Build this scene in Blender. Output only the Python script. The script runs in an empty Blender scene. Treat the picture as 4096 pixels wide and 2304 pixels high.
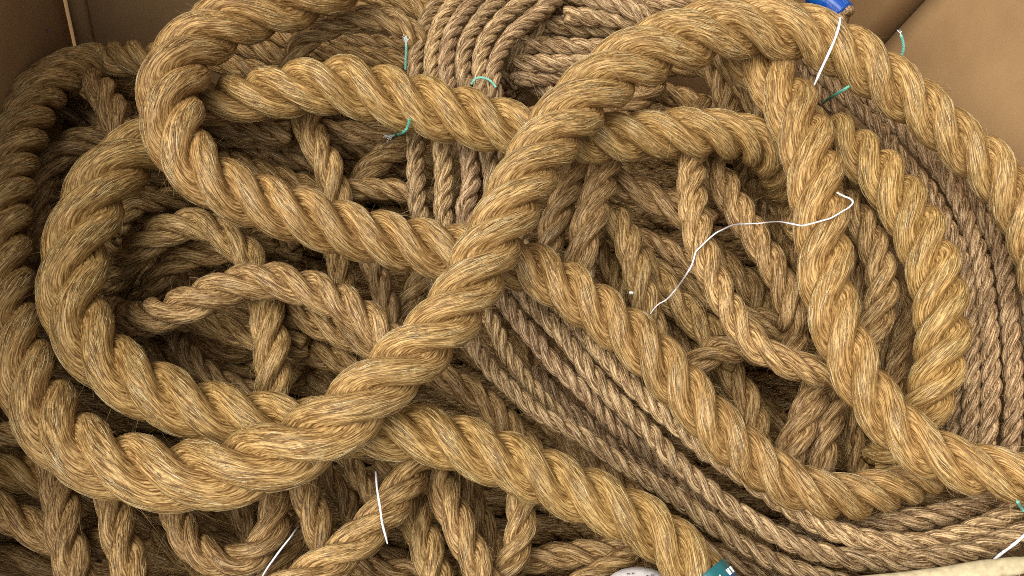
import bpy, math, random
import numpy as np
random.seed(7); rng = np.random.default_rng(7)
scene = bpy.context.scene
col = scene.collection
R = math.radians

# ------------------------------------------------------------------ camera, sky, sun, exposure
cam = bpy.data.objects.new('camera', bpy.data.cameras.new('camera')); col.objects.link(cam)
cam.location = (0.0, -0.70*math.sin(R(25)), 0.70*math.cos(R(25)))
cam.rotation_euler = (R(25), 0, 0)
cam.data.sensor_width = 36.0
cam.data.lens = 18.0/math.tan(R(25))
cam.data.clip_start = 0.01; cam.data.clip_end = 50
scene.camera = cam

SUN_EL, SUN_AZ = R(66), R(240)          # azimuth measured from +Y towards +X
world = bpy.data.worlds.new('World'); scene.world = world; world.use_nodes = True
wn = world.node_tree.nodes; wl = world.node_tree.links
bg = wn['Background']; bg.inputs['Strength'].default_value = 0.06
sky = wn.new('ShaderNodeTexSky'); sky.sky_type = 'NISHITA'; sky.sun_disc = False
sky.sun_elevation = SUN_EL; sky.sun_rotation = SUN_AZ
sky.air_density = 1.0; sky.dust_density = 4.0; sky.ozone_density = 0.6
hsv = wn.new('ShaderNodeHueSaturation'); hsv.inputs['Saturation'].default_value = 0.18      # overcast: nearly white sky
wl.new(sky.outputs['Color'], hsv.inputs['Color']); wl.new(hsv.outputs['Color'], bg.inputs['Color'])
sun = bpy.data.objects.new('sun', bpy.data.lights.new('sun', 'SUN')); col.objects.link(sun)
sun.data.energy = 1.5; sun.data.angle = R(60); sun.data.color = (1.0, 0.95, 0.86)
sun.rotation_euler = (R(90)-SUN_EL, 0, -SUN_AZ + math.pi)
sun.location = (0, 0, 2)
scene.view_settings.view_transform = 'Standard'; scene.view_settings.look = 'None'
scene.view_settings.exposure = 1.45; scene.view_settings.gamma = 1.0
scene.cycles.use_denoising = False; scene.cycles.filter_width = 1.0; scene.cycles.sample_clamp_indirect = 4
scene.cycles.max_bounces = 10; scene.cycles.diffuse_bounces = 4

# ------------------------------------------------------------------ object helpers
def tag(o, label=None, cat=None, group=None, kind=None):
    if label: o['label'] = label
    if cat: o['category'] = cat
    if group: o['group'] = group
    if kind: o['kind'] = kind
    return o
def empty(name, loc=(0, 0, 0)):
    o = bpy.data.objects.new(name, None); o.location = loc; o.empty_display_size = 0.01
    col.objects.link(o); return o
def link_mesh(name, me, mat, parent=None):
    o = bpy.data.objects.new(name, me); col.objects.link(o)
    if mat: me.materials.append(mat)
    if parent:
        o.parent = parent
        o.matrix_parent_inverse = parent.matrix_basis.inverted()
    return o
def np_mesh(name, V, loops, starts, smooth=True, attrs=None):
    me = bpy.data.meshes.new(name)
    me.vertices.add(len(V)); me.vertices.foreach_set('co', np.asarray(V, np.float32).ravel())
    me.loops.add(len(loops)); me.loops.foreach_set('vertex_index', np.asarray(loops, np.int32))
    me.polygons.add(len(starts)); me.polygons.foreach_set('loop_start', np.asarray(starts, np.int32))
    me.update(calc_edges=True)
    if smooth: me.polygons.foreach_set('use_smooth', np.ones(len(starts), bool))
    for k, a in (attrs or {}).items():
        if a.ndim == 2:
            at = me.attributes.new(k, 'FLOAT_VECTOR', 'POINT'); at.data.foreach_set('vector', a.astype(np.float32).ravel())
        else:
            at = me.attributes.new(k, 'FLOAT', 'POINT'); at.data.foreach_set('value', a.astype(np.float32))
    me.validate()
    return me
def grid_faces(n, m, caps=True):
    """tube of n rings with m points each"""
    i = np.arange(n-1)[:, None]*m; j = np.arange(m)[None]; j2 = (j+1) % m
    q = np.stack([i+j, i+j2, i+m+j2, i+m+j], -1).reshape(-1, 4)
    loops = list(q.ravel()); starts = list(range(0, len(loops), 4))
    if caps:
        starts.append(len(loops)); loops += list(range(m-1, -1, -1))
        starts.append(len(loops)); loops += list(range((n-1)*m, n*m))
    return loops, starts
def nz(v): return v/np.maximum(np.linalg.norm(v, axis=-1, keepdims=True), 1e-12)
def smooth_noise(n, step, amp):
    k = max(2, int(n/step)+3); return np.interp(np.linspace(0, k-1, n), np.arange(k), rng.normal(0, amp, k))
def resample(p, ds):
    """smooth curve through the rows of p, then even steps of ds"""
    p = np.asarray(p, float); q = np.vstack([2*p[0]-p[1], p, 2*p[-1]-p[-2]]); out = []
    t = np.linspace(0, 1, 10, endpoint=False)[:, None]
    for i in range(len(p)-1):
        a, b, c, d = q[i:i+4]
        out.append(.5*((2*b)+(c-a)*t+(2*a-5*b+4*c-d)*t*t+(3*b-a-3*c+d)*t**3))
    q = np.vstack(out+[p[-1:]])
    L = np.r_[0, np.cumsum(np.linalg.norm(np.diff(q[:, :3], axis=0), axis=1))]
    n = max(4, int(round(L[-1]/ds))); s = np.linspace(0, L[-1], n+1)
    return np.stack([np.interp(s, L, q[:, k]) for k in range(q.shape[1])], 1), s
def frames(C):
    T = nz(np.gradient(C, axis=0)); N = np.zeros_like(T)
    v = np.cross(T[0], [0, 0, 1.]);  v = v if np.linalg.norm(v) > .1 else np.cross(T[0], [1., 0, 0])
    N[0] = v/np.linalg.norm(v)
    for i in range(1, len(C)):
        v = N[i-1]-T[i]*np.dot(N[i-1], T[i]); N[i] = v/np.linalg.norm(v)
    return T, N, np.cross(T, N)
def tube(pts, rad, m=8, flat=1.0, caps=True, ds=0.0008, taper=None):
    """closed tube round a smooth curve; flat < 1 makes it a ribbon-like cord"""
    q, s = resample(np.asarray(pts, float), ds); T, N, B = frames(q)
    ph = np.linspace(0, 2*np.pi, m, endpoint=False)
    rr = np.full(len(q), rad) if taper is None else rad*np.interp(np.linspace(0, 1, len(q)), np.linspace(0, 1, len(taper)), taper)
    V = q[:, None]+(np.cos(ph)[None, :, None]*B[:, None]*flat+np.sin(ph)[None, :, None]*N[:, None])*rr[:, None, None]
    l, st = grid_faces(len(q), m, caps)
    return V.reshape(-1, 3), l, st
def join(parts):
    V, L, S = [], [], []; nv = nl = 0
    for v, l, s in parts:
        V.append(v); L += [x+nv for x in l]; S += [x+nl for x in s]; nv += len(v); nl += len(l)
    return np.vstack(V), L, S

# ------------------------------------------------------------------ materials
def ramp(nt, stops, fac):
    n = nt.nodes.new('ShaderNodeValToRGB'); e = n.color_ramp.elements
    while len(e) < len(stops): e.new(0.5)
    for el, (p, c) in zip(e, stops): el.position = p; el.color = (*c, 1)
    nt.links.new(fac, n.inputs['Fac']); return n.outputs['Color']
def mth(nt, op, a, b=None, c=None):
    n = nt.nodes.new('ShaderNodeMath'); n.operation = op
    for i, v in enumerate((a, b, c)):
        if v is None: continue
        if isinstance(v, (int, float)): n.inputs[i].default_value = v
        else: nt.links.new(v, n.inputs[i])
    return n.outputs[0]
def mix(nt, fac, a, b, mode='MIX'):
    n = nt.nodes.new('ShaderNodeMix'); n.data_type = 'RGBA'; n.blend_type = mode
    for k, v in ((0, fac), (6, a), (7, b)):
        if isinstance(v, (int, float)): n.inputs[k].default_value = v
        elif isinstance(v, tuple): n.inputs[k].default_value = (*v, 1)
        else: nt.links.new(v, n.inputs[k])
    return n.outputs[2]
def noise(nt, vec, scale, detail=3, rough=.55, dist=0):
    n = nt.nodes.new('ShaderNodeTexNoise'); n.inputs['Scale'].default_value = scale
    n.inputs['Detail'].default_value = detail; n.inputs['Roughness'].default_value = rough; n.inputs['Distortion'].default_value = dist
    nt.links.new(vec, n.inputs['Vector']); return n.outputs['Fac']
def vmul(nt, vec, m, off=None):
    n = nt.nodes.new('ShaderNodeVectorMath'); n.operation = 'MULTIPLY'; nt.links.new(vec, n.inputs[0]); n.inputs[1].default_value = m
    o = n.outputs[0]
    if off is not None:
        a = nt.nodes.new('ShaderNodeVectorMath'); a.operation = 'ADD'; nt.links.new(o, a.inputs[0]); nt.links.new(off, a.inputs[1]); o = a.outputs[0]
    return o
def newmat(name):
    m = bpy.data.materials.new(name); m.use_nodes = True
    return m, m.node_tree, m.node_tree.nodes['Principled BSDF']

def strand_material(name, dark, mid, light, stain):
    """hard fibre laid along the strand: colour and fine relief follow the fibre direction held in the 'fib' attribute (mm)"""
    m, nt, bsdf = newmat(name)
    at = nt.nodes.new('ShaderNodeAttribute'); at.attribute_name = 'fib'
    oi = nt.nodes.new('ShaderNodeObjectInfo')
    off = nt.nodes.new('ShaderNodeCombineXYZ')
    nt.links.new(mth(nt, 'MULTIPLY', oi.outputs['Random'], 731.0), off.inputs[0])
    nt.links.new(mth(nt, 'MULTIPLY', oi.outputs['Random'], 397.0), off.inputs[1])
    fine = noise(nt, vmul(nt, at.outputs['Vector'], (1, 1, .07), off.outputs[0]), 1.6, 3, .55)
    mid_ = noise(nt, vmul(nt, at.outputs['Vector'], (1, 1, .11), off.outputs[0]), .42, 2, .5)
    blot = noise(nt, vmul(nt, at.outputs['Vector'], (.5, .5, .10), off.outputs[0]), .28, 2, .5)
    f = mth(nt, 'MULTIPLY_ADD', mth(nt, 'SUBTRACT', mid_, .5), .2, fine)
    c = ramp(nt, [(.36, dark), (.48, mid), (.57, light), (.66, tuple(min(.85, x*1.5) for x in light))], f)
    st = ramp(nt, [(.60, (0, 0, 0)), (.74, (1, 1, 1))], blot)
    c = mix(nt, mth(nt, 'MULTIPLY', st, .16), c, stain)
    wide = noise(nt, vmul(nt, at.outputs['Vector'], (.25, .25, 1), off.outputs[0]), .028, 2, .6)
    tone = mth(nt, 'MULTIPLY', mth(nt, 'MULTIPLY_ADD', oi.outputs['Random'], .14, .93), mth(nt, 'MULTIPLY_ADD', wide, .4, .8))
    tc = nt.nodes.new('ShaderNodeCombineXYZ')
    for i in range(3): nt.links.new(tone, tc.inputs[i])
    c = mix(nt, 1.0, c, tc.outputs[0], 'MULTIPLY')
    c = mix(nt, 1.0, c, oi.outputs['Color'], 'MULTIPLY')
    nt.links.new(c, bsdf.inputs['Base Color'])
    bsdf.inputs['Roughness'].default_value = .5
    bsdf.inputs['Specular IOR Level'].default_value = .14
    bsdf.inputs['Sheen Weight'].default_value = 0; bsdf.inputs['Sheen Roughness'].default_value = .4
    bsdf.inputs['Sheen Tint'].default_value = (1, .85, .6, 1)
    b = nt.nodes.new('ShaderNodeBump'); b.inputs['Strength'].default_value = .6; b.inputs['Distance'].default_value = .0005
    nt.links.new(f, b.inputs['Height']); nt.links.new(b.outputs[0], bsdf.inputs['Normal'])
    return m
def fibre_material(name, stops):
    m, nt, bsdf = newmat(name)
    at = nt.nodes.new('ShaderNodeAttribute'); at.attribute_name = 'tone'
    oi = nt.nodes.new('ShaderNodeObjectInfo')
    nt.links.new(mix(nt, 1.0, ramp(nt, stops, at.outputs['Fac']), oi.outputs['Color'], 'MULTIPLY'), bsdf.inputs['Base Color'])
    bsdf.inputs['Roughness'].default_value = .34; bsdf.inputs['Specular IOR Level'].default_value = .5
    return m
MS = {
 'thick': strand_material('golden_manila', (.095, .045, .013), (.235, .130, .043), (.37, .236, .097), (.11, .055, .018)),
 'medium': strand_material('tan_manila', (.080, .040, .014), (.225, .128, .048), (.40, .262, .118), (.09, .043, .016)),
 'thin': strand_material('brown_manila', (.065, .034, .016), (.225, .134, .062), (.44, .305, .168), (.075, .04, .018)),
}
MF = {
 'thick': fibre_material('golden_fibre', [(0, (.07, .03, .008)), (.12, (.15, .08, .025)), (.45, (.25, .148, .05)), (.72, (.41, .285, .12)), (1, (.66, .53, .31))]),
 'medium': fibre_material('tan_fibre', [(0, (.05, .023, .008)), (.12, (.14, .075, .024)), (.45, (.25, .148, .055)), (.72, (.42, .285, .125)), (1, (.68, .53, .31))]),
 'thin': fibre_material('brown_fibre', [(0, (.04, .02, .01)), (.12, (.12, .068, .03)), (.45, (.24, .148, .07)), (.72, (.42, .295, .165)), (1, (.66, .52, .35))]),
}
def plain(name, rgb, rough=.5, spec=.5, bump=0, scale=800, var=0.0, stretch=(1, 1, 1), trans=0):
    m, nt, bsdf = newmat(name)
    bsdf.inputs['Roughness'].default_value = rough; bsdf.inputs['Specular IOR Level'].default_value = spec
    if trans: bsdf.inputs['Subsurface Weight'].default_value = trans; bsdf.inputs['Subsurface Radius'].default_value = (.002, .002, .002)
    tc = nt.nodes.new('ShaderNodeTexCoord')
    f = noise(nt, vmul(nt, tc.outputs['Object'], stretch), scale, 3)
    c = ramp(nt, [(.3, tuple(x*(1-var) for x in rgb)), (.7, tuple(min(1, x*(1+var)) for x in rgb))], f)
    nt.links.new(c, bsdf.inputs['Base Color'])
    if bump:
        b = nt.nodes.new('ShaderNodeBump'); b.inputs['Strength'].default_value = .8; b.inputs['Distance'].default_value = bump
        nt.links.new(f, b.inputs['Height']); nt.links.new(b.outputs[0], bsdf.inputs['Normal'])
    return m
M_THREAD = plain('white_plastic_thread', (.82, .80, .84), .35, .5, .0002, 900, .06)
M_GREEN = plain('green_twine', (.20, .50, .40), .45, .5, .0003, 1500, .25)
M_DKGREEN = plain('dark_green_twine', (.10, .36, .26), .5, .4, .0003, 1500, .25)
M_WHITE = plain('frayed_white', (.80, .86, .84), .6, .3, 0, 900, .08)
M_PAPER = plain('white_paper', (.66, .62, .60), .75, .3, .0003, 300, .06)
M_INK = plain('grey_ink', (.16, .15, .18), .8, .2, 0, 700, .3)
M_CREAM = plain('cream_liner', (.46, .38, .23), .85, .2, .0006, 200, .22)
M_FLUTE = plain('corrugated_core', (.40, .32, .22), .85, .2, .0003, 900, .25)

def cardboard(name, base, dark):
    m, nt, bsdf = newmat(name); tc = nt.nodes.new('ShaderNodeTexCoord')
    grain = noise(nt, tc.outputs['Object'], 1500, 4, .7)
    wear = noise(nt, tc.outputs['Object'], 14, 4, .6)
    ribs = noise(nt, vmul(nt, tc.outputs['Object'], (1, 1, .05)), 240, 1)
    c = ramp(nt, [(.3, dark), (.68, base)], wear)
    g = ramp(nt, [(.3, (.80, .80, .80)), (.7, (1.15, 1.15, 1.15))], grain)
    nt.links.new(mix(nt, 1.0, c, g, 'MULTIPLY'), bsdf.inputs['Base Color'])
    bsdf.inputs['Roughness'].default_value = .72; bsdf.inputs['Specular IOR Level'].default_value = .3
    b = nt.nodes.new('ShaderNodeBump'); b.inputs['Strength'].default_value = .2; b.inputs['Distance'].default_value = .0004
    nt.links.new(mth(nt, 'ADD', mth(nt, 'MULTIPLY', ribs, .6), mth(nt, 'MULTIPLY', grain, .3)), b.inputs['Height']); nt.links.new(b.outputs[0], bsdf.inputs['Normal'])
    return m
M_CARD = cardboard('brown_cardboard', (.36, .225, .105), (.29, .175, .080))

# ------------------------------------------------------------------ ropes: (class, strands, lay / diameter, fuzz, label, points x y z diameter in mm)
ROPES = [
 ('A', 'thick', 3, [2.0, 2.0, 2.1, 2.6, 2.6, 2.1, 2.1, 2.15, 2.2, 2.2], 1.0, 'thickest golden rope, looping round the bottom left then diagonally up over everything',
  [-285.6,246.6,-93.0,29.6,-301.4,250.5,-96.7,30.1,-318.0,254.8,-101.9,30.9,-335.8,259.4,-110.7,33.0,-346.9,251.4,-105.8,35.0,-352.4,235.0,-91.1,36.6,-355.6,216.0,-75.5,37.7,-360.5,200.3,-67.1,38.7,-362.4,182.4,-59.7,39.3,-362.1,163.8,-53.0,39.5,-361.2,145.7,-47.0,39.7,-359.7,128.2,-41.7,40.0,-357.9,111.3,-36.9,40.2,-355.4,94.8,-32.7,40.2,-352.4,78.9,-29.2,40.3,-349.2,63.7,-26.4,40.3,-345.7,48.9,-23.9,40.4,-341.6,34.5,-21.6,40.4,-337.1,20.4,-19.2,40.6,-332.5,6.5,-16.6,40.9,-327.2,-7.1,-14.0,41.1,-321.4,-20.2,-11.4,41.4,-315.1,-32.9,-8.9,41.5,-308.3,-45.1,-6.4,41.7,-301.1,-56.8,-4.0,41.9,-293.5,-67.9,-1.7,42.0,-285.8,-78.7,0.5,42.2,-277.7,-88.8,2.5,42.3,-268.8,-97.8,4.3,42.4,-259.2,-105.5,5.9,42.5,-249.1,-111.7,7.3,42.6,-238.6,-116.2,8.4,42.7,-228.0,-119.4,9.3,42.9,-217.4,-122.0,10.2,43.1,-206.8,-124.2,11.0,43.2,-196.3,-125.6,12.0,43.2,-185.8,-126.2,13.3,43.2,-175.4,-125.6,14.7,43.2,-165.2,-124.2,16.5,43.1,-155.3,-122.2,18.5,42.9,-145.5,-119.6,20.8,42.6,-135.9,-116.7,23.4,42.3,-126.4,-113.6,26.1,41.9,-117.2,-109.9,28.8,41.4,-108.5,-105.5,31.3,40.9,-100.3,-100.4,33.5,40.4,-92.6,-94.5,35.2,39.8,-85.5,-87.7,36.4,39.4,-78.6,-80.7,37.2,38.9,-71.3,-73.8,37.6,38.5,-63.9,-66.8,37.8,38.1,-56.7,-59.5,38.0,37.8,-49.4,-52.1,38.1,37.6,-42.5,-44.3,38.4,37.5,-36.3,-35.7,38.8,37.5,-30.5,-26.6,39.3,37.5,-25.1,-17.2,40.0,37.6,-20.1,-7.4,40.6,37.6,-15.5,2.9,41.1,37.8,-10.9,13.5,41.2,38.0,-6.3,24.4,41.1,38.2,-1.7,35.5,40.9,38.5,3.2,46.9,40.5,38.8,8.5,58.2,40.0,39.1,14.3,69.4,39.5,39.5,20.6,80.5,39.0,40.0,27.3,91.5,38.3,40.5,34.4,102.6,37.5,41.1,42.1,113.6,36.4,41.6,50.5,124.2,35.1,42.1,59.6,134.4,33.6,42.7,69.3,144.0,32.2,43.4,79.5,152.9,30.9,44.2,90.3,160.7,29.7,44.6,101.5,167.4,28.7,44.8,113.1,173.3,27.8,45.0,125.0,178.2,26.9,45.2,137.1,182.1,26.1,45.2,149.3,185.1,25.3,45.0,161.6,187.3,24.5,44.7,173.9,188.2,23.8,44.1,185.9,187.0,23.1,43.3,198.1,185.9,20.9,42.6,209.9,183.2,18.6,42.1,220.8,178.4,16.6,41.3,231.1,172.5,15.0,40.5,240.9,165.8,13.4,39.8,250.2,158.6,11.8,39.0,259.2,151.0,10.2,38.3,268.1,143.3,8.6,37.7,276.7,135.4,7.1,37.2,285.1,127.3,5.6,36.8,293.2,119.0,4.1,36.4,301.2,110.6,2.7,36.1,309.3,102.5,1.5,35.9,317.2,94.2,0.5,35.8,324.1,85.0,-0.4,35.8,330.0,75.2,-1.4,35.9,335.2,64.8,-2.6,35.9,339.6,54.2,-3.9,36.0,343.0,43.2,-5.3,36.0,345.4,31.9,-6.8,36.1,346.8,20.3,-8.2,36.1,348.3,5.9,-10.0,36.1]),
 ('U', 'thick', 3, [2.4, 2.4, 2.15, 2.1, 2.3, 2.3], 1.0, 'thick rope in a hairpin at the upper left, then under the diagonal',
  [-112.3,247.7,6.0,40.5,-123.5,240.7,7.2,40.6,-134.5,233.5,8.5,40.8,-145.2,225.9,9.8,40.9,-156.2,219.7,11.2,41.1,-167.4,214.0,12.7,41.2,-178.5,208.7,14.4,41.5,-189.2,202.6,16.2,41.9,-199.1,194.8,18.1,42.4,-208.1,185.7,20.1,42.9,-216.4,175.7,22.0,43.2,-222.7,163.8,23.9,43.5,-226.0,149.9,25.5,43.7,-227.2,135.4,26.8,43.8,-226.0,120.9,27.7,43.6,-222.9,107.1,28.0,43.2,-218.2,94.4,27.5,42.5,-211.9,83.4,26.2,41.5,-204.1,74.5,24.3,40.5,-194.9,67.9,22.0,39.5,-185.2,62.5,19.7,38.8,-175.1,58.1,17.6,38.3,-164.7,54.2,15.6,37.7,-154.2,50.8,13.7,37.4,-143.5,47.8,12.0,37.3,-132.7,45.0,10.3,37.3,-122.0,42.2,8.6,37.2,-111.2,39.5,6.8,37.1,-100.4,37.1,5.0,37.1,-89.5,35.1,3.2,37.1,-78.4,33.4,1.6,37.1,-67.4,31.4,0.3,37.2,-56.3,29.4,-0.7,37.2,-45.1,27.4,-1.6,37.2,-33.8,26.0,-2.3,36.9,-22.6,24.8,-2.7,36.4,-11.4,22.6,-2.7,35.8,-0.3,19.9,-2.2,35.3,10.5,15.8,-1.6,34.8,20.5,9.9,-0.8,34.7,30.0,3.2,0.1,34.5,39.3,-3.7,0.8,34.2,48.2,-10.9,1.4,33.9,56.7,-18.3,1.7,33.6,65.0,-25.8,1.8,33.4,73.1,-33.3,1.9,33.2,81.0,-41.0,1.9,33.0,88.6,-48.8,1.9,32.9,95.8,-56.8,1.7,32.7,102.1,-65.5,1.5,32.5,108.2,-74.2,1.1,32.4,114.6,-82.5,0.3,32.3,121.5,-90.1,-0.8,32.1,128.9,-97.2,-2.2,31.9,136.5,-103.9,-3.7,31.6,144.2,-110.3,-5.3,31.2,152.2,-116.6,-6.9,30.8,160.6,-122.2,-8.2,30.3,169.8,-126.5,-9.5,29.9,179.8,-129.4,-11.4,29.5,190.8,-130.6,-14.9,29.1,202.4,-130.2,-18.9,28.8,214.2,-127.7,-22.4,28.3,226.0,-124.4,-25.8,27.9,238.1,-120.8,-29.6,27.5,250.9,-116.1,-34.8,26.3,262.2,-112.3,-36.0,24.8]),
 ('M', 'thick', 3, 2.1, 1.0, 'thick rope lying level near the top, passing over the thin bundle and under the diagonal',
  [-243.1,175.7,-51.5,35.1,-222.0,160.4,-26.6,34.8,-206.3,154.6,-16.0,35.1,-192.3,151.9,-9.7,35.6,-179.2,151.3,-5.6,36.5,-166.7,151.9,-2.9,37.5,-154.4,152.8,-1.1,38.5,-142.3,154.5,0.2,39.8,-130.2,155.8,1.0,40.9,-118.0,155.1,1.5,41.7,-105.8,152.4,1.7,42.1,-93.9,148.7,1.8,42.3,-82.1,145.0,1.6,42.3,-70.3,141.4,1.3,42.3,-58.6,137.7,0.9,42.1,-47.0,134.1,0.2,41.9,-35.4,130.8,-0.6,41.5,-23.8,127.7,-1.5,41.1,-12.1,124.8,-2.6,40.6,-0.4,122.3,-3.5,40.0,11.4,120.3,-4.3,39.1,23.3,118.6,-4.9,38.1,35.2,117.4,-5.1,37.2,47.1,116.6,-5.0,36.4,59.1,116.1,-4.8,35.6,71.0,116.1,-4.4,35.0,83.0,116.8,-4.3,34.8,95.0,118.3,-4.3,34.8,107.0,119.9,-4.6,35.0,119.2,120.7,-5.2,35.0,131.4,121.4,-6.4,34.9,144.3,123.1,-10.3,34.9,157.4,124.6,-16.1,34.7,170.8,125.8,-24.5,34.2,183.7,125.7,-37.1,33.5,194.7,124.9,-55.3,32.7,205.3,128.5,-85.4,32.4,217.4,140.7,-126.2,32.9]),
 ('L1', 'thick', 3, [2.5, 2.6, 2.6, 2.45, 2.45], 1.0, 'thick rope of the inner left loop, ending in teal printed tape',
  [-246.2,145.0,-50.1,43.2,-250.0,127.6,-28.3,42.8,-255.8,114.1,-16.0,42.8,-262.3,102.6,-8.9,42.9,-268.1,90.8,-4.7,43.1,-272.9,78.8,-2.1,43.3,-276.3,66.2,-0.4,43.3,-278.4,53.5,0.7,43.3,-280.2,41.0,1.4,43.3,-281.4,28.6,1.7,43.2,-281.6,16.1,1.8,42.9,-280.7,3.7,1.9,42.6,-278.1,-8.5,2.0,42.2,-273.8,-20.3,2.0,41.9,-267.4,-31.1,2.0,41.7,-259.7,-40.8,2.0,41.4,-251.1,-49.4,2.0,41.0,-241.8,-56.9,1.9,40.7,-231.9,-63.2,1.9,40.5,-221.9,-68.7,1.7,40.2,-211.7,-73.4,1.4,40.0,-201.4,-77.5,1.1,39.7,-191.0,-81.0,0.7,39.3,-180.6,-83.9,0.3,38.9,-170.1,-86.2,-0.2,38.4,-159.6,-87.9,-0.8,37.9,-149.2,-89.0,-1.5,37.4,-138.7,-89.8,-2.1,36.9,-128.2,-90.2,-2.7,36.5,-117.7,-90.5,-3.2,36.2,-107.1,-91.0,-3.5,36.0,-96.5,-91.7,-3.6,36.0,-85.8,-92.5,-3.4,36.1,-75.2,-93.5,-2.9,36.0,-64.5,-94.8,-2.2,35.9,-54.0,-96.7,-1.5,35.9,-43.6,-99.2,-0.7,35.8,-33.3,-102.3,0.2,35.7,-23.3,-105.9,1.0,35.6,-13.4,-109.7,1.8,35.4,-3.6,-113.6,2.5,35.3,5.9,-117.9,3.0,35.1,15.2,-122.4,3.5,34.8,24.4,-126.9,3.8,34.5,33.7,-131.3,4.1,34.3,42.9,-135.6,4.4,34.2,52.0,-139.8,4.8,34.1,61.0,-144.2,5.1,34.0,69.9,-148.7,5.4,33.9,78.4,-153.7,5.6,33.8,86.1,-159.7,5.8,33.6,92.9,-166.5,5.8,33.5,99.4,-173.6,5.8,33.1,105.4,-180.9,5.6,32.7,111.0,-188.4,5.3,32.3,116.3,-196.0,4.9,32.0,121.1,-203.8,4.5,31.8,125.7,-211.7,4.0,31.6]),
 ('R1', 'thick', 3, 2.7, 1.0, 'thick three-strand rope running down the right side with a white thread across it',
  [164.1,245.5,-36.0,35.7,167.1,224.9,-28.4,36.4,170.9,206.3,-22.1,37.4,176.2,189.6,-16.0,38.6,182.3,174.6,-10.7,39.5,187.4,159.0,-5.1,40.0,191.5,143.5,-0.2,40.0,194.7,128.1,3.8,39.8,196.8,113.0,7.2,39.2,198.1,98.1,9.9,38.7,198.6,83.6,12.1,38.3,198.6,69.6,13.7,37.9,198.3,56.0,14.7,37.5,198.3,43.0,15.3,37.3,198.3,30.3,15.6,36.9,197.5,17.8,15.8,36.2,196.7,5.6,15.8,35.4,196.7,-6.4,15.8,34.7,197.1,-18.0,15.6,33.9,198.6,-29.2,15.2,33.3,201.0,-39.9,14.8,32.9,203.8,-50.3,14.3,32.8,207.0,-60.4,13.8,32.6,210.5,-70.2,13.4,32.4,215.0,-79.3,12.9,32.3,220.3,-87.8,12.5,32.4,226.3,-95.6,12.2,32.4,233.1,-102.6,12.0,32.3,240.6,-108.6,11.7,32.1,248.9,-113.5,11.4,32.1,257.8,-117.6,11.0,32.0,267.1,-120.6,10.5,31.8,276.9,-122.7,9.9,31.5,286.8,-124.4,9.1,31.4,297.0,-125.7,8.3,31.5,307.2,-126.8,7.4,31.5,317.5,-127.8,6.5,31.5,322.7,-128.3,6.0,31.5]),
 ('R2', 'thick', 3, 2.2, 1.0, 'thick rope bowed in a half oval outside the right-hand rope, its ends tucked under',
  [204.4,156.1,-42.3,30.3,213.7,146.5,-35.2,31.3,222.5,136.6,-28.2,32.1,230.9,126.5,-21.7,32.8,237.6,114.5,-16.2,33.5,243.7,102.3,-11.8,34.1,249.5,90.4,-8.5,34.6,254.8,78.7,-6.1,35.0,259.4,66.8,-4.5,35.5,263.4,54.9,-3.4,36.0,266.5,42.9,-2.7,36.3,269.1,31.0,-2.4,36.5,271.1,19.0,-2.2,36.5,272.1,6.9,-2.2,35.9,272.4,-5.1,-2.3,35.1,271.9,-17.1,-2.6,34.6,270.8,-28.8,-3.2,34.2,268.7,-40.2,-4.3,33.6,265.8,-51.0,-6.2,32.9,262.5,-61.2,-8.9,32.0,258.7,-70.7,-12.7,31.0,254.3,-79.2,-17.6,30.0,249.1,-86.7,-23.8,29.4,243.7,-93.1,-31.4,28.8,239.3,-97.4,-44.0,28.4,234.8,-101.4,-51.0,28.0]),
 ('b1', 'thin', 3, 2.9, 1.0, 'thin brown rope, the lowest-left line of the bundle descending to the bottom edge',
  [-44.4,303.2,-67.7,14.2,-54.2,285.9,-61.3,14.0,-61.7,267.2,-55.4,13.7,-67.6,249.1,-51.3,13.6,-71.8,233.1,-50.9,13.4,-73.3,218.5,-53.1,13.6,-72.8,200.8,-51.2,13.8,-72.1,184.4,-50.5,13.9,-71.2,168.7,-50.5,14.0,-70.5,153.5,-50.8,14.1,-70.1,138.4,-50.9,14.3,-69.7,123.4,-50.9,14.4,-69.1,108.7,-51.0,14.4,-67.9,94.3,-51.0,14.3,-65.5,80.1,-50.9,14.1,-62.7,66.3,-50.8,13.8,-59.6,52.6,-50.6,13.6,-56.1,39.1,-49.9,13.3,-51.7,25.8,-48.8,13.1,-45.9,13.3,-47.2,12.8,-39.5,1.3,-45.4,12.6,-32.8,-10.2,-43.7,12.4,-25.8,-21.2,-42.1,12.2,-19.5,-32.5,-40.5,12.0,-12.3,-42.6,-39.0,11.9,-4.1,-51.6,-37.6,11.8,4.3,-60.1,-36.5,11.8,12.9,-68.0,-35.7,11.8,21.9,-75.0,-35.1,11.9,31.8,-80.3,-34.8,12.1,41.4,-85.8,-34.7,12.1,50.5,-92.2,-34.6,12.0,59.4,-98.6,-34.6,12.0,68.2,-105.0,-34.7,11.9,77.1,-111.0,-34.8,11.9,86.4,-116.3,-35.0,12.0,95.4,-122.0,-35.4,12.2,104.1,-127.9,-36.1,12.3,112.5,-134.2,-36.9,12.2,120.7,-140.7,-37.6,12.2,128.9,-147.0,-37.9,12.3,137.2,-153.1,-37.5,12.6,145.7,-158.7,-36.6,12.8,154.4,-163.7,-35.1,13.0,163.2,-168.2,-33.2,12.9,172.1,-172.2,-31.4,12.8,181.4,-175.4,-29.9,12.8,190.8,-178.2,-28.8,12.7,197.9,-180.3,-28.0,12.7]),
 ('b2', 'thin', 3, 2.9, 1.0, 'thin brown rope second from the left in the bundle, slipping under its lower neighbour',
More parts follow.
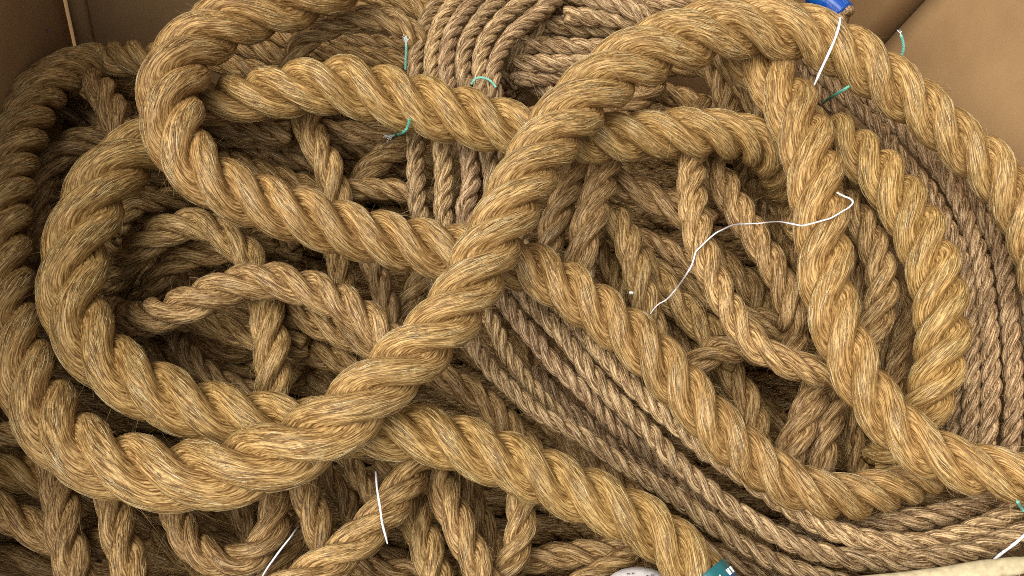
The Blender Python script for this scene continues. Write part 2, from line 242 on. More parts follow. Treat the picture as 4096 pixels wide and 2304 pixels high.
  [-31.5,301.8,-66.0,14.1,-41.3,284.7,-59.9,13.9,-49.4,266.7,-54.4,13.7,-55.6,249.0,-50.4,13.6,-59.5,232.0,-48.7,13.4,-60.9,215.2,-47.9,13.3,-60.6,199.0,-47.7,13.1,-59.0,183.4,-47.9,13.2,-56.5,168.1,-48.0,13.6,-53.9,153.0,-48.1,14.1,-51.6,138.2,-48.2,14.6,-49.9,123.5,-48.4,14.8,-48.7,109.2,-48.9,14.9,-49.0,95.3,-49.7,14.6,-48.7,81.6,-50.7,14.1,-46.2,68.3,-51.6,13.9,-43.2,55.2,-52.2,13.6,-39.5,42.2,-52.5,13.4,-34.5,29.7,-52.2,13.0,-27.4,18.4,-51.5,12.7,-20.1,7.5,-50.5,12.4,-12.9,-3.1,-49.9,12.4,-8.1,-14.7,-50.0,12.3,-3.4,-25.9,-51.0,12.2,3.2,-35.3,-53.1,12.2,10.5,-43.6,-56.5,12.2,18.3,-51.2,-61.2,12.2,26.7,-57.8,-67.0,11.7,35.3,-64.2,-73.3,11.4,44.6,-69.9,-79.6,11.3,57.3,-75.9,-87.0,11.4]),
 ('b3', 'thin', 3, 2.9, 1.0, 'thin brown rope in the middle of the bundle that sinks under the two upper lines',
  [-13.8,301.8,-66.0,14.1,-24.8,286.4,-60.2,13.9,-34.1,269.6,-55.0,13.8,-41.6,252.2,-50.5,13.6,-47.1,234.8,-47.2,13.4,-49.4,217.6,-45.6,13.3,-49.0,201.3,-45.4,13.1,-46.8,185.9,-45.7,13.1,-43.0,171.2,-46.2,13.3,-38.7,157.0,-46.8,13.6,-34.6,143.0,-47.4,13.9,-31.6,128.7,-47.9,14.1,-29.8,114.4,-48.4,14.2,-29.9,100.3,-48.9,14.3,-33.0,86.9,-49.7,14.2,-32.5,73.1,-50.1,14.0,-29.5,59.6,-50.2,13.7,-25.6,46.4,-49.8,13.3,-19.7,34.1,-49.0,13.0,-12.0,23.3,-47.7,12.8,-5.3,11.9,-46.6,12.7,1.8,1.1,-45.9,12.8,8.9,-9.1,-45.6,12.8,16.2,-18.9,-45.6,12.7,23.3,-28.6,-45.8,12.7,31.3,-37.2,-46.4,12.6,39.7,-45.1,-47.7,12.6,47.9,-52.7,-50.0,12.6,55.5,-60.5,-53.5,12.5,63.1,-68.1,-58.3,12.3,71.4,-74.7,-64.5,12.2,80.7,-80.2,-71.2,11.9,90.5,-85.4,-77.5,11.7,100.3,-90.9,-82.7,11.7,110.0,-96.7,-86.8,11.8]),
 ('b4', 'thin', 3, 2.9, 1.0, 'thin brown rope of the bundle sweeping beside the pale cardboard edge',
  [7.1,301.8,-66.0,14.1,-4.7,286.9,-59.9,13.9,-14.9,270.7,-54.5,13.8,-23.9,254.6,-50.1,13.6,-31.2,238.2,-47.0,13.4,-35.8,221.7,-45.3,13.3,-36.9,205.4,-45.0,13.1,-35.1,189.9,-45.4,13.1,-31.5,175.2,-46.1,13.1,-27.0,160.8,-46.4,13.2,-22.4,146.9,-47.1,13.3,-18.5,132.9,-47.6,13.3,-15.5,118.7,-48.1,13.3,-14.3,104.7,-49.0,13.1,-15.2,90.8,-49.6,13.0,-15.9,76.8,-50.0,13.0,-13.6,63.1,-50.1,12.8,-9.7,49.8,-49.7,12.7,-4.7,36.9,-48.7,12.8,2.3,25.3,-47.0,13.0,9.7,13.9,-44.9,13.3,17.4,3.2,-42.6,13.4,25.6,-6.7,-40.5,13.3,33.3,-16.7,-38.7,13.2,40.1,-27.2,-37.0,13.3,46.7,-37.5,-35.7,13.4,53.4,-47.5,-34.6,13.4,60.5,-56.8,-33.6,13.3,67.9,-65.7,-32.7,13.2,75.5,-74.0,-31.8,13.1,83.0,-82.4,-31.0,13.0,90.1,-90.8,-30.2,13.0,96.7,-99.6,-29.6,13.0,103.8,-107.7,-29.0,13.1,111.3,-115.2,-28.5,13.1,118.9,-122.4,-28.1,13.1,126.7,-129.3,-27.6,13.1,134.8,-135.6,-27.1,13.0,143.1,-141.5,-26.5,13.0,151.7,-146.9,-25.9,12.9,160.2,-152.1,-25.2,13.0,168.8,-157.0,-24.4,13.2,178.0,-160.9,-23.6,13.3,187.4,-164.0,-23.0,13.4,197.2,-166.2,-22.6,13.5,207.3,-167.4,-22.7,13.6,217.9,-167.8,-23.5,13.7,227.0,-168.5,-20.0,13.8,234.6,-169.4,-12.2,13.8,244.6,-168.3,-11.5,14.0,255.2,-166.5,-12.0,14.2,265.7,-164.4,-12.5,14.3,276.2,-161.8,-12.8,14.5,286.5,-158.6,-12.7,14.5,296.7,-155.0,-12.4,14.5,307.0,-151.3,-12.2,14.5,317.3,-147.5,-12.1,14.6,327.6,-143.5,-12.0,14.6,332.8,-141.5,-12.0,14.6]),
 ('b5', 'thin', 3, 2.9, 1.0, 'thin brown rope of the bundle nearest the hairpin rope, bending right along the bottom',
  [29.3,296.2,-59.5,14.0,17.5,281.5,-53.9,13.8,6.3,268.9,-51.0,13.7,-4.3,255.8,-48.0,13.6,-13.5,241.6,-45.5,13.4,-20.6,226.6,-43.9,13.3,-23.7,210.6,-43.6,13.2,-23.6,195.1,-44.2,13.1,-21.4,180.1,-45.0,13.0,-17.6,168.5,-49.8,13.0,-13.3,154.9,-51.2,12.9,-9.4,140.8,-51.9,12.8,-6.7,126.8,-53.0,12.8,-4.4,112.7,-53.6,12.7,-2.0,98.5,-53.8,12.6,0.2,84.4,-53.8,12.5,3.0,70.5,-53.6,12.4,6.7,57.0,-53.2,12.3,10.9,43.8,-52.5,12.4,15.5,31.0,-51.6,12.4,20.9,18.6,-50.4,12.5,27.5,7.1,-48.7,12.6,35.5,-3.1,-46.7,12.8,43.7,-12.8,-44.3,13.0,52.0,-22.2,-41.6,13.1,60.1,-31.7,-38.8,13.1,67.3,-41.6,-36.3,13.1,74.7,-50.9,-34.2,13.2,82.4,-59.6,-32.5,13.3,90.2,-67.9,-31.2,13.2,98.0,-75.8,-30.2,13.1,106.0,-83.4,-29.4,13.0,113.7,-91.0,-28.7,13.0,121.5,-98.4,-28.1,13.1,129.6,-105.3,-27.4,13.1,137.9,-111.7,-26.8,13.2,146.1,-118.0,-26.4,13.3,154.3,-124.3,-26.4,13.3,162.6,-130.2,-26.8,13.4,170.9,-136.1,-26.9,13.5,179.2,-141.8,-26.2,13.6,187.3,-147.2,-23.8,13.6,196.0,-151.4,-21.7,13.7,205.2,-154.6,-20.1,13.7,214.8,-156.5,-18.9,13.7,224.7,-157.7,-18.0,13.8,234.2,-158.8,-16.2,13.9,245.4,-158.0,-18.4,14.1,256.2,-156.0,-19.2,14.2,266.7,-153.2,-19.2,14.2,277.1,-149.9,-19.2,14.2,287.7,-145.6,-19.8,14.3,298.2,-140.1,-20.8,14.3,309.1,-134.3,-22.4,14.4,320.2,-128.1,-24.4,14.5,328.6,-123.5,-26.0,14.6]),
 ('b6', 'thin', 3, 2.9, 1.0, 'thin brown rope on the right edge of the upright bundle at the top',
  [55.3,301.8,-66.0,14.1,42.4,287.5,-59.7,13.9,30.5,269.6,-50.3,13.7,19.4,256.1,-46.7,13.5,8.7,243.6,-44.1,13.5,-1.2,230.7,-42.0,13.3,-8.7,216.2,-40.4,12.8,-12.8,200.3,-39.4,12.4,-13.6,184.7,-39.7,12.4,-11.1,176.0,-49.1,12.5,-6.9,166.3,-56.6,12.5,-2.1,154.8,-61.2,12.5,2.8,144.2,-66.8,12.5,8.4,134.2,-73.1,12.5,12.5,126.8,-78.0,12.5]),
 ('b7', 'thin', 3, 2.9, 0.4, "thin shaded rope showing in the gap below the bundle's middle lines",
  [14.7,-19.2,-96.0,11.8,22.7,-29.0,-96.0,11.8,30.6,-38.7,-96.0,11.7,38.9,-47.7,-96.0,11.7,48.8,-54.7,-96.0,11.6,57.3,-63.3,-96.0,11.6,65.5,-72.0,-96.0,11.5,75.5,-78.3,-96.0,11.5,85.7,-84.1,-96.1,11.4,95.7,-90.1,-96.1,11.4,105.1,-96.8,-96.3,11.3,114.3,-103.7,-96.2,11.3,123.3,-110.7,-96.1,11.3,132.0,-117.9,-96.0,11.2,136.4,-121.4,-96.0,11.2]),
 ('ra', 'thin', 3, 2.9, 0.7, 'thin dull rope of the right-hand bundle pressed against the half-oval rope',
  [235.5,241.5,-95.7,12.9,239.9,223.6,-90.7,12.7,244.8,206.5,-85.5,12.5,250.9,191.0,-80.4,12.4,257.0,176.2,-76.1,12.2,263.0,162.1,-72.2,12.1,269.2,148.5,-68.9,12.0,275.5,135.8,-66.7,11.8,282.0,123.8,-65.3,11.8,288.7,112.4,-64.7,11.7,295.6,101.5,-64.9,11.6,301.3,90.0,-65.5,11.6,305.6,77.7,-65.7,11.9,309.1,65.0,-66.0,12.0,311.8,52.3,-66.3,11.9,313.4,39.4,-67.0,11.8,313.2,26.2,-67.5,11.7,311.9,13.0,-67.8,11.7,310.1,-0.3,-67.8,11.6,307.8,-13.3,-67.8,11.5,305.4,-25.9,-68.4,11.5,302.8,-37.9,-69.9,11.7,300.8,-49.5,-72.5,11.9,299.8,-60.7,-76.2,11.9,299.3,-71.4,-81.2,11.8,299.1,-81.8,-87.2,11.9,298.7,-92.2,-93.0,11.9]),
 ('rb', 'thin', 3, 2.9, 1.0, 'thin dull rope second from the inside of the right-hand bundle',
  [233.1,260.9,-90.0,12.9,238.4,243.3,-85.2,12.7,243.9,226.8,-81.0,12.6,250.6,212.4,-78.2,12.5,258.3,199.5,-75.6,12.3,266.0,186.8,-72.8,12.2,273.2,173.9,-69.8,12.2,279.6,160.7,-66.9,12.3,284.7,146.7,-64.4,12.4,290.0,133.4,-62.1,12.5,295.8,120.8,-60.2,12.6,301.7,108.7,-58.4,12.7,305.5,95.2,-56.6,12.6,308.4,81.9,-55.8,12.6,311.5,69.0,-55.7,12.7,315.1,56.8,-56.2,12.6,317.5,44.4,-57.2,12.5,318.0,31.4,-57.9,12.5,317.6,18.4,-58.4,12.6,316.4,5.4,-58.8,12.6,314.4,-7.6,-58.7,12.5,312.3,-20.3,-58.9,12.4,310.3,-32.6,-59.9,12.4,308.6,-44.5,-61.6,12.5,307.1,-55.9,-64.2,12.6,305.8,-66.8,-68.0,12.7,304.9,-77.2,-73.4,12.8,304.1,-87.3,-79.6,12.8,303.7,-92.4,-82.6,12.8]),
 ('rc', 'thin', 3, 2.9, 1.0, 'thin dull rope along the middle of the right-hand bundle',
  [262.3,255.2,-93.0,12.9,266.8,237.2,-87.7,13.0,271.3,219.8,-82.5,13.0,276.3,203.4,-77.6,13.1,282.3,188.5,-73.2,13.1,288.5,174.5,-69.2,13.1,294.7,161.0,-65.8,13.1,301.1,148.3,-62.9,13.2,307.5,135.9,-60.5,13.2,312.9,123.1,-58.3,13.3,317.5,110.0,-56.7,13.3,321.0,96.7,-55.6,13.2,323.0,82.8,-54.5,13.3,325.0,69.2,-53.5,13.2,326.8,55.7,-52.3,13.1,326.7,41.7,-50.7,13.2,325.8,28.1,-50.1,13.2,324.7,14.9,-50.2,13.1,323.8,2.2,-50.9,13.0,323.2,-10.0,-52.3,13.1,322.4,-22.1,-53.9,13.1,321.1,-34.1,-55.4,13.2,319.7,-45.8,-57.3,13.2,318.2,-57.3,-59.6,13.2,316.2,-68.4,-62.7,13.2,314.4,-79.0,-66.9,13.2,312.6,-89.4,-71.8,13.2,311.4,-97.1,-75.7,13.2]),
 ('rd', 'thin', 3, 2.9, 1.0, 'thin dull rope of the right-hand bundle, second from the outside',
  [293.7,236.1,-99.0,13.5,298.6,219.3,-93.9,13.6,303.4,202.9,-88.8,13.6,307.6,186.5,-83.7,13.6,310.9,169.9,-78.7,13.5,314.0,153.7,-73.9,13.4,317.3,138.2,-69.6,13.3,321.7,124.2,-66.0,13.3,327.3,111.7,-62.9,13.3,332.1,98.9,-60.3,13.3,335.9,85.8,-58.3,13.4,339.7,72.9,-56.5,13.5,342.3,59.9,-55.3,13.5,343.4,46.5,-54.7,13.4,343.0,33.1,-54.4,13.2,341.8,19.8,-54.3,13.2,340.4,6.8,-54.3,13.2,338.9,-6.1,-54.4,13.2,337.5,-18.7,-54.7,13.2,336.3,-30.9,-55.4,13.3,335.2,-42.8,-56.8,13.3,334.1,-54.2,-59.2,13.2,333.1,-65.3,-62.5,13.2,331.5,-75.8,-66.8,13.2,330.1,-85.8,-72.8,13.2,329.2,-95.4,-80.1,13.3,328.9,-100.2,-84.0,13.3]),
 ('re', 'thin', 3, 2.9, 1.0, 'outermost thin rope of the right-hand bundle, half cut by the right edge',
  [325.6,207.3,-102.0,14.0,327.6,188.8,-95.7,13.9,329.5,170.7,-89.4,13.8,331.4,153.1,-83.1,13.7,334.0,136.6,-76.9,13.6,337.5,121.3,-71.1,13.5,341.9,107.4,-66.3,13.5,347.1,94.8,-62.5,13.5,351.8,82.3,-59.7,13.6,355.4,69.3,-57.6,13.6,357.7,56.0,-56.0,13.5,358.2,42.4,-55.0,13.3,357.9,28.9,-54.6,13.2,356.8,15.6,-54.4,13.1,355.2,2.5,-54.4,13.0,353.4,-10.4,-54.6,12.9,351.8,-22.9,-55.1,12.9,350.3,-35.1,-56.1,12.8,348.9,-47.0,-57.6,12.7,347.3,-58.6,-59.7,12.7,345.4,-69.8,-62.3,12.6,343.1,-83.7,-66.0,12.6]),
 ('e1', 'thin', 3, 3.0, 1.0, "short stretch of darker thin rope curving under the right-hand rope's lower end",
  [180.3,-132.3,-72.0,13.4,189.6,-136.6,-67.8,14.0,198.9,-140.2,-63.5,14.6,208.7,-141.2,-59.3,15.1,218.7,-140.6,-55.4,15.5,228.7,-139.5,-52.2,15.8,238.9,-138.2,-49.7,15.9,249.4,-137.2,-48.1,15.9,260.2,-135.8,-47.3,15.9,271.3,-133.7,-47.6,15.7,283.1,-131.0,-49.1,15.4,295.5,-127.2,-52.2,15.0,308.6,-121.7,-57.0,14.4,322.0,-114.1,-63.0,14.0,335.3,-104.9,-69.8,13.8,345.3,-97.3,-75.0,13.7]),
 ('e4', 'thin', 3, 2.9, 0.7, 'shaded thin rope at the bottom edge just right of the teal tape',
  [104.1,-139.5,-63.0,13.6,112.7,-145.9,-63.0,13.6,121.3,-152.0,-63.0,13.5,130.6,-157.0,-63.0,13.5,140.5,-160.8,-63.0,13.5,150.5,-164.1,-63.0,13.4,160.6,-167.2,-63.0,13.4,170.7,-170.2,-63.0,13.4,180.7,-173.3,-63.0,13.4,190.8,-176.1,-63.0,13.3,201.1,-178.1,-63.0,13.3,211.6,-179.6,-63.0,13.3,224.7,-181.4,-63.0,13.3]),
 ('m1', 'medium', 3, 3.2, 0.7, 'medium rope dropping steeply between the left edge loop and the hairpin rope',
  [-366.0,254.4,-123.2,26.6,-336.5,221.9,-89.9,26.3,-318.7,202.6,-77.3,26.1,-307.9,184.9,-72.3,25.7,-300.1,169.5,-71.1,25.4,-294.2,156.3,-73.3,25.3,-289.3,144.4,-77.5,25.3,-283.8,130.3,-84.0,25.3]),
 ('m2', 'medium', 3, 3.2, 0.4, 'medium rope curling down inside the left edge loop, in shade',
  [-279.3,187.3,-99.0,24.5,-292.5,184.0,-99.0,24.5,-305.7,180.9,-99.0,24.5,-318.9,178.2,-99.0,24.4,-332.0,175.0,-99.0,24.4,-344.3,170.0,-99.0,24.3,-354.1,161.0,-99.0,24.2,-360.3,148.6,-99.0,24.1,-363.0,134.1,-99.0,23.9,-362.9,118.9,-99.0,23.7,-361.7,103.7,-99.0,23.5,-359.7,88.7,-99.0,23.4,-357.3,73.9,-99.0,23.2]),
 ('m2b', 'medium', 3, 3.2, 0.4, 'deep brown rope glimpsed between the two left loops',
  [-306.7,172.0,-123.0,21.1,-319.6,168.0,-123.0,21.1,-332.5,164.1,-123.0,21.0,-345.8,161.3,-123.0,21.0,-357.5,155.2,-123.0,21.0,-365.6,144.2,-123.0,20.8,-372.2,132.1,-123.0,20.7,-377.9,119.5,-123.0,20.6,-379.1,104.8,-123.0,20.4,-376.9,86.0,-123.0,20.3]),
 ('m3', 'medium', 3, 3.2, 0.4, 'dark rope in the hollow at the upper left behind the steep rope',
  [-407.3,222.0,-135.0,23.2,-393.5,224.8,-135.0,23.2,-379.2,225.9,-135.0,23.3,-364.4,224.5,-135.0,23.2,-349.7,220.2,-135.0,23.2,-335.1,218.3,-135.0,23.2,-317.8,222.0,-135.0,23.2]),
 ('p1', 'medium', 3, 3.1, 1.0, 'medium rope arching inside the inner left loop then hanging straight down',
  [-338.8,79.1,-197.3,27.7,-307.0,61.5,-129.5,26.4,-289.9,59.1,-96.9,25.7,-276.1,60.4,-75.9,25.3,-263.6,63.8,-63.8,25.0,-251.8,68.1,-56.8,24.9,-239.8,71.7,-52.9,24.8,-227.4,73.6,-51.1,24.8,-214.9,71.9,-50.9,24.7,-203.5,65.9,-51.9,24.7,-193.2,58.3,-53.4,24.6,-184.2,49.0,-54.9,24.6,-177.0,37.5,-55.5,24.8,-172.2,24.2,-54.6,25.2,-168.8,10.4,-53.2,25.6,-165.1,-3.1,-51.6,25.8,-162.2,-16.2,-50.8,25.7,-160.2,-28.6,-51.3,25.5,-159.3,-40.3,-53.3,25.4,-159.4,-51.4,-56.8,25.4,-160.7,-61.9,-61.7,25.2,-163.0,-74.6,-69.0,24.9]),
 ('p2', 'medium', 3, 3.1, 0.4, 'medium rope nested under the arch inside the inner left loop',
  [-285.8,47.3,-134.3,22.5,-272.7,50.5,-114.3,22.1,-262.7,57.3,-103.7,21.9,-253.3,65.5,-98.3,21.9,-241.2,70.1,-95.5,21.9,-228.3,72.5,-94.2,21.9,-215.5,75.0,-93.5,21.9,-203.4,79.5,-93.2,21.9,-190.5,81.3,-93.1,21.9,-177.2,80.8,-93.0,21.9]),
 ('p3', 'medium', 3, 2.7, 1.0, 'bright medium rope bowed across the inner left loop and ending under the diagonal',
  [-336.4,72.0,-181.7,29.2,-298.0,33.1,-116.0,27.2,-270.6,11.2,-77.6,26.8,-250.3,2.6,-54.8,26.5,-234.7,0.3,-41.6,26.3,-221.7,1.3,-34.0,26.2,-210.1,4.1,-29.5,26.2,-199.2,8.0,-26.7,26.3,-188.4,11.9,-24.8,26.4,-177.3,14.8,-23.4,26.3,-165.8,16.1,-22.7,26.3,-154.1,14.8,-22.2,26.3,-142.5,12.0,-21.9,26.2,-131.0,8.5,-21.5,26.2,-119.9,3.5,-21.0,26.1,-109.4,-3.0,-20.2,26.0,-99.3,-10.0,-19.5,25.9,-89.8,-17.7,-19.2,25.6,-81.6,-26.2,-19.7,25.0,-75.2,-35.5,-21.6,24.6,-71.0,-45.3,-25.2,24.3,-68.3,-55.0,-30.0,24.0]),
 ('p4', 'medium', 3, 3.1, 0.4, 'medium rope just beneath the bowed rope, left of the hanging one',
  [-254.2,21.3,-90.0,21.2,-241.2,19.4,-89.7,21.2,-228.2,16.6,-89.3,21.1,-215.3,12.8,-88.6,21.0,-202.4,7.8,-87.3,21.0,-189.6,3.0,-86.0,20.9,-176.9,-0.5,-85.3,20.8,-164.2,-2.9,-84.9,20.8,-151.6,-3.8,-84.9,20.8,-145.4,-4.1,-85.1,20.8]),
 ('p4b', 'medium', 3, 3.0, 0.7, "medium rope tucked directly under the bowed rope's right half",
  [-188.7,28.6,-75.0,22.6,-176.3,24.5,-75.3,22.6,-164.0,19.8,-74.9,22.5,-151.7,14.5,-74.1,22.4,-139.7,8.9,-73.1,22.3,-127.9,3.6,-73.3,22.2,-116.0,-1.5,-73.0,22.2,-104.0,-6.5,-71.8,22.1,-91.9,-11.7,-69.4,22.0,-79.5,-16.2,-66.3,21.8,-67.4,-19.5,-64.5,21.7]),
 ('p5', 'medium', 3, 3.0, 0.4, 'lower of two medium ropes running right towards the diagonal',
  [-193.0,8.6,-104.1,21.4,-179.9,5.1,-103.1,21.3,-167.1,1.8,-102.7,21.3,-154.4,-1.2,-102.8,21.2,-141.7,-4.6,-102.2,21.2,-128.7,-9.3,-99.5,21.1,-116.2,-14.4,-97.8,21.0,-104.1,-19.7,-96.8,20.9,-89.3,-26.7,-96.0,20.8]),
 ('p6', 'medium', 3, 3.0, 0.4, 'small shaded rope bending along the inside of the inner left loop',
  [-253.1,33.7,-111.0,18.3,-248.9,19.8,-111.0,18.2,-242.9,6.8,-111.0,18.0,-234.1,-4.3,-111.0,17.9,-223.6,-13.4,-111.0,17.8,-212.2,-20.8,-111.0,17.8,-200.0,-26.2,-111.0,17.7,-184.7,-31.7,-111.0,17.7]),
 ('p7', 'medium', 3, 3.0, 0.4, "dim rope crossing low behind the hanging rope's left side",
  [-245.8,18.0,-135.0,18.0,-233.0,12.9,-135.0,18.0,-219.9,9.4,-135.0,17.9,-206.9,9.8,-135.0,18.0,-194.5,12.9,-135.0,18.0,-188.4,14.8,-135.0,18.0]),
 ('q1', 'medium', 3, 3.0, 0.4, 'small rope emerging under the hairpin near the inner left loop',
  [-303.7,100.7,-108.3,18.9,-297.1,112.7,-108.6,19.0,-288.5,122.9,-108.7,19.1,-275.6,125.7,-109.0,19.1,-262.4,127.6,-109.4,19.1,-249.1,129.0,-110.1,19.2,-235.5,128.8,-110.7,19.2,-225.3,128.4,-111.0,19.2]),
 ('q2', 'medium', 3, 3.0, 0.4, "dim rope just below another one under the hairpin's left bend",
  [-311.5,99.8,-123.0,18.5,-303.7,111.4,-124.1,18.7,-293.5,120.4,-124.9,18.8,-281.2,125.9,-125.4,18.8,-267.5,127.0,-125.7,18.8,-256.9,126.2,-126.1,18.8]),
 ('s1', 'medium', 3, 3.2, 0.4, 'small upright rope between the hairpin and the bowed rope, right of its twin',
  [-115.0,99.4,-96.3,18.6,-110.5,82.6,-91.5,18.4,-105.8,67.1,-88.3,18.1,-99.4,53.6,-86.8,18.0,-94.5,40.3,-86.4,17.9,-89.9,27.6,-87.1,17.7,-85.8,15.5,-89.1,17.7,-82.0,1.7,-94.9,17.7]),
 ('s2', 'medium', 3, 3.2, 0.4, 'small upright rope between the hairpin and the bowed rope, left of its twin',
  [-140.5,99.2,-96.0,18.6,-135.4,84.8,-96.0,18.5,-130.5,70.5,-96.0,18.3,-126.2,56.3,-96.0,18.2,-122.8,42.1,-96.0,18.1,-119.6,28.1,-96.0,17.9,-117.4,17.6,-96.0,17.8]),
 ('s3', 'medium', 3, 3.2, 0.4, 'dim rope in the dark notch where bowed rope meets diagonal',
  [-53.3,82.1,-102.0,19.8,-59.6,69.5,-102.1,19.6,-65.7,57.0,-102.3,19.5,-71.7,44.7,-102.6,19.4,-77.7,32.7,-103.1,19.3,-83.7,21.1,-104.1,19.2]),
 ('n1', 'medium', 3, 3.0, 1.0, 'medium rope arched at the top left of the upright thin bundle',
  [-178.7,208.1,-81.3,20.0,-170.9,207.7,-58.7,19.5,-166.3,217.4,-50.8,19.4,-159.5,226.7,-44.6,19.4,-148.4,232.6,-40.0,19.3,-136.2,237.1,-37.1,19.6,-123.5,240.5,-35.8,19.8,-110.5,242.9,-35.6,20.0,-97.4,243.4,-36.6,20.0,-84.9,239.9,-38.7,20.0,-75.6,234.9,-46.4,19.7,-70.5,233.6,-63.7,19.6,-66.0,221.8,-69.0,19.2]),
 ('n0', 'medium', 3, 3.0, 0.7, 'medium rope along the top edge behind the arched one',
  [-173.3,275.2,-63.0,19.0,-159.3,276.0,-63.0,19.0,-145.4,277.8,-63.1,19.0,-131.8,281.6,-63.3,19.0,-118.0,284.0,-63.5,19.1,-103.9,284.6,-63.9,19.1,-89.8,282.8,-64.8,19.1,-76.4,278.4,-66.4,19.1,-65.0,269.9,-68.8,19.0,-59.5,264.3,-69.1,19.0]),
 ('rA', 'medium', 3, 3.0, 0.4, 'uppermost of three ropes slanting behind the hairpin bend',
  [-235.2,281.8,-81.0,19.4,-220.9,277.3,-81.1,19.3,-206.7,272.6,-81.3,19.3,-192.7,267.5,-81.7,19.3,-179.3,260.6,-82.4,19.2,-166.2,253.9,-83.7,19.2,-153.1,249.2,-86.0,19.2,-146.5,247.1,-87.5,19.2]),
 ('rB', 'medium', 3, 3.0, 0.4, 'middle one of three ropes slanting behind the hairpin bend',
  [-248.7,265.4,-78.0,19.2,-235.0,259.5,-78.3,19.1,-221.3,253.8,-78.7,19.1,-207.8,248.6,-79.4,19.1,-194.5,243.8,-80.7,19.0,-181.6,239.5,-83.1,19.0,-168.7,236.3,-86.2,19.1,-151.7,231.3,-87.1,19.0]),
 ('rC', 'medium', 3, 3.0, 0.7, 'lowest of three ropes slanting behind the hairpin bend',
  [-257.7,241.6,-75.0,18.3,-243.9,236.7,-75.4,18.2,-230.1,232.1,-75.9,18.2,-216.6,228.1,-76.8,18.2,-203.2,224.9,-78.5,18.2,-190.1,223.2,-81.7,18.2,-177.3,222.0,-85.7,18.3,-160.1,217.6,-86.7,18.3]),
 ('n4', 'medium', 3, 3.0, 0.4, 'dim small rope level behind the frayed green string',
  [-171.7,269.2,-93.0,15.0,-157.3,267.7,-93.0,14.9,-142.9,266.3,-93.0,14.9,-128.6,265.2,-93.0,14.9,-114.3,264.1,-93.0,14.9,-100.0,262.7,-93.0,14.9,-85.7,261.1,-93.0,14.9,-71.4,259.2,-93.0,14.9,-60.8,257.6,-93.0,14.9]),
 ('n5', 'medium', 3, 3.0, 0.7, 'small rope lying level right above the level thick rope',
  [-162.7,240.6,-72.7,15.7,-149.2,239.8,-74.3,15.7,-135.6,239.1,-75.8,15.7,-121.9,239.0,-76.9,15.8,-108.1,238.7,-77.6,15.8,-94.2,237.6,-78.2,15.8,-80.4,236.2,-78.8,15.8,-66.7,234.2,-79.4,15.8,-52.8,230.4,-78.0,15.7]),
 ('d0', 'medium', 3, 3.0, 1.0, 'medium rope showing just below the left end of the level thick rope',
  [-259.9,178.4,-67.6,20.0,-248.3,179.0,-72.6,20.1,-234.6,175.3,-71.7,20.1,-219.2,166.7,-64.8,19.8,-204.7,160.3,-60.2,19.6,-191.1,156.6,-58.3,19.6,-178.1,154.5,-58.3,19.5,-165.6,154.0,-60.3,19.6]),
 ('d1', 'medium', 3, 3.0, 0.4, 'dim rope below the level thick rope, left of the steep short rope',
  [-244.1,176.4,-89.3,18.0,-229.9,172.0,-87.2,17.9,-216.0,168.4,-85.7,17.8,-202.5,167.2,-85.3,17.8,-189.2,166.3,-85.5,17.8,-176.1,165.4,-86.4,17.8,-163.0,163.4,-87.5,17.8,-149.5,158.3,-85.9,17.7,-142.6,155.0,-84.0,17.7]),
 ('d2', 'medium', 3, 3.0, 0.4, 'dim rope two below the level thick rope on its left side',
  [-234.2,168.8,-103.1,18.8,-220.1,165.2,-101.5,18.7,-206.2,162.7,-100.7,18.7,-192.7,161.7,-100.7,18.7,-179.3,160.7,-101.4,18.7,-166.0,159.3,-102.3,18.7,-152.4,156.1,-101.7,18.6,-135.3,149.9,-99.0,18.5]),
 ('d4', 'medium', 3, 3.0, 0.4, "small rope skirting the upper side of the hairpin's lower arm",
  [-222.9,151.5,-89.9,18.4,-209.6,147.0,-90.0,18.3,-196.3,142.3,-90.1,18.3,-183.2,137.5,-90.3,18.2,-170.3,132.7,-90.6,18.2,-157.4,128.1,-91.2,18.2,-144.8,123.4,-92.3,18.2,-132.5,118.5,-94.3,18.1,-126.5,116.3,-95.8,18.2]),
 ('d5', 'medium', 3, 3.0, 0.4, 'dim rope behind the foot of the steep short rope',
  [-188.2,149.9,-117.0,17.0,-175.5,154.5,-117.4,17.0,-162.4,157.9,-117.8,17.1,-149.1,160.6,-117.8,17.1,-136.0,164.1,-119.3,17.2]),
 ('v1', 'medium', 3, 3.2, 1.0, "medium rope dropping steeply from the level thick rope to the hairpin's lower arm",
  [-162.9,205.8,-75.4,24.2,-156.0,179.3,-60.0,23.9,-150.6,157.6,-50.5,23.6,-145.1,141.4,-47.7,23.3,-137.4,127.9,-46.4,23.1,-131.4,114.9,-47.0,22.9,-127.4,102.7,-49.8,22.8,-125.1,91.7,-55.2,22.8,-123.5,81.5,-62.2,22.9,-122.7,76.5,-66.0,22.9]),
 ('h1', 'medium', 3, 3.0, 0.7, 'medium rope level in the gap with a green string end lying on it',
  [-57.1,179.3,-68.9,18.8,-69.6,173.3,-67.5,18.7,-82.3,168.5,-67.3,18.7,-95.1,165.0,-68.1,18.7,-108.2,162.2,-68.8,18.7,-121.6,161.8,-69.5,18.7,-135.3,163.2,-70.3,18.7,-149.0,164.9,-71.8,18.7,-165.6,162.2,-73.0,18.7]),
 ('h1b', 'medium', 3, 3.0, 0.4, 'dark rope seen under the one carrying a green string end',
  [-87.8,171.2,-109.8,16.4,-101.7,171.4,-109.7,16.4,-115.6,171.9,-109.5,16.4,-129.4,172.8,-108.7,16.4,-143.5,174.8,-109.4,16.4,-157.9,177.5,-111.0,16.5]),
 ('h2', 'medium', 3, 3.1, 0.4, 'medium rope slanting down left beside the upright thin bundle',
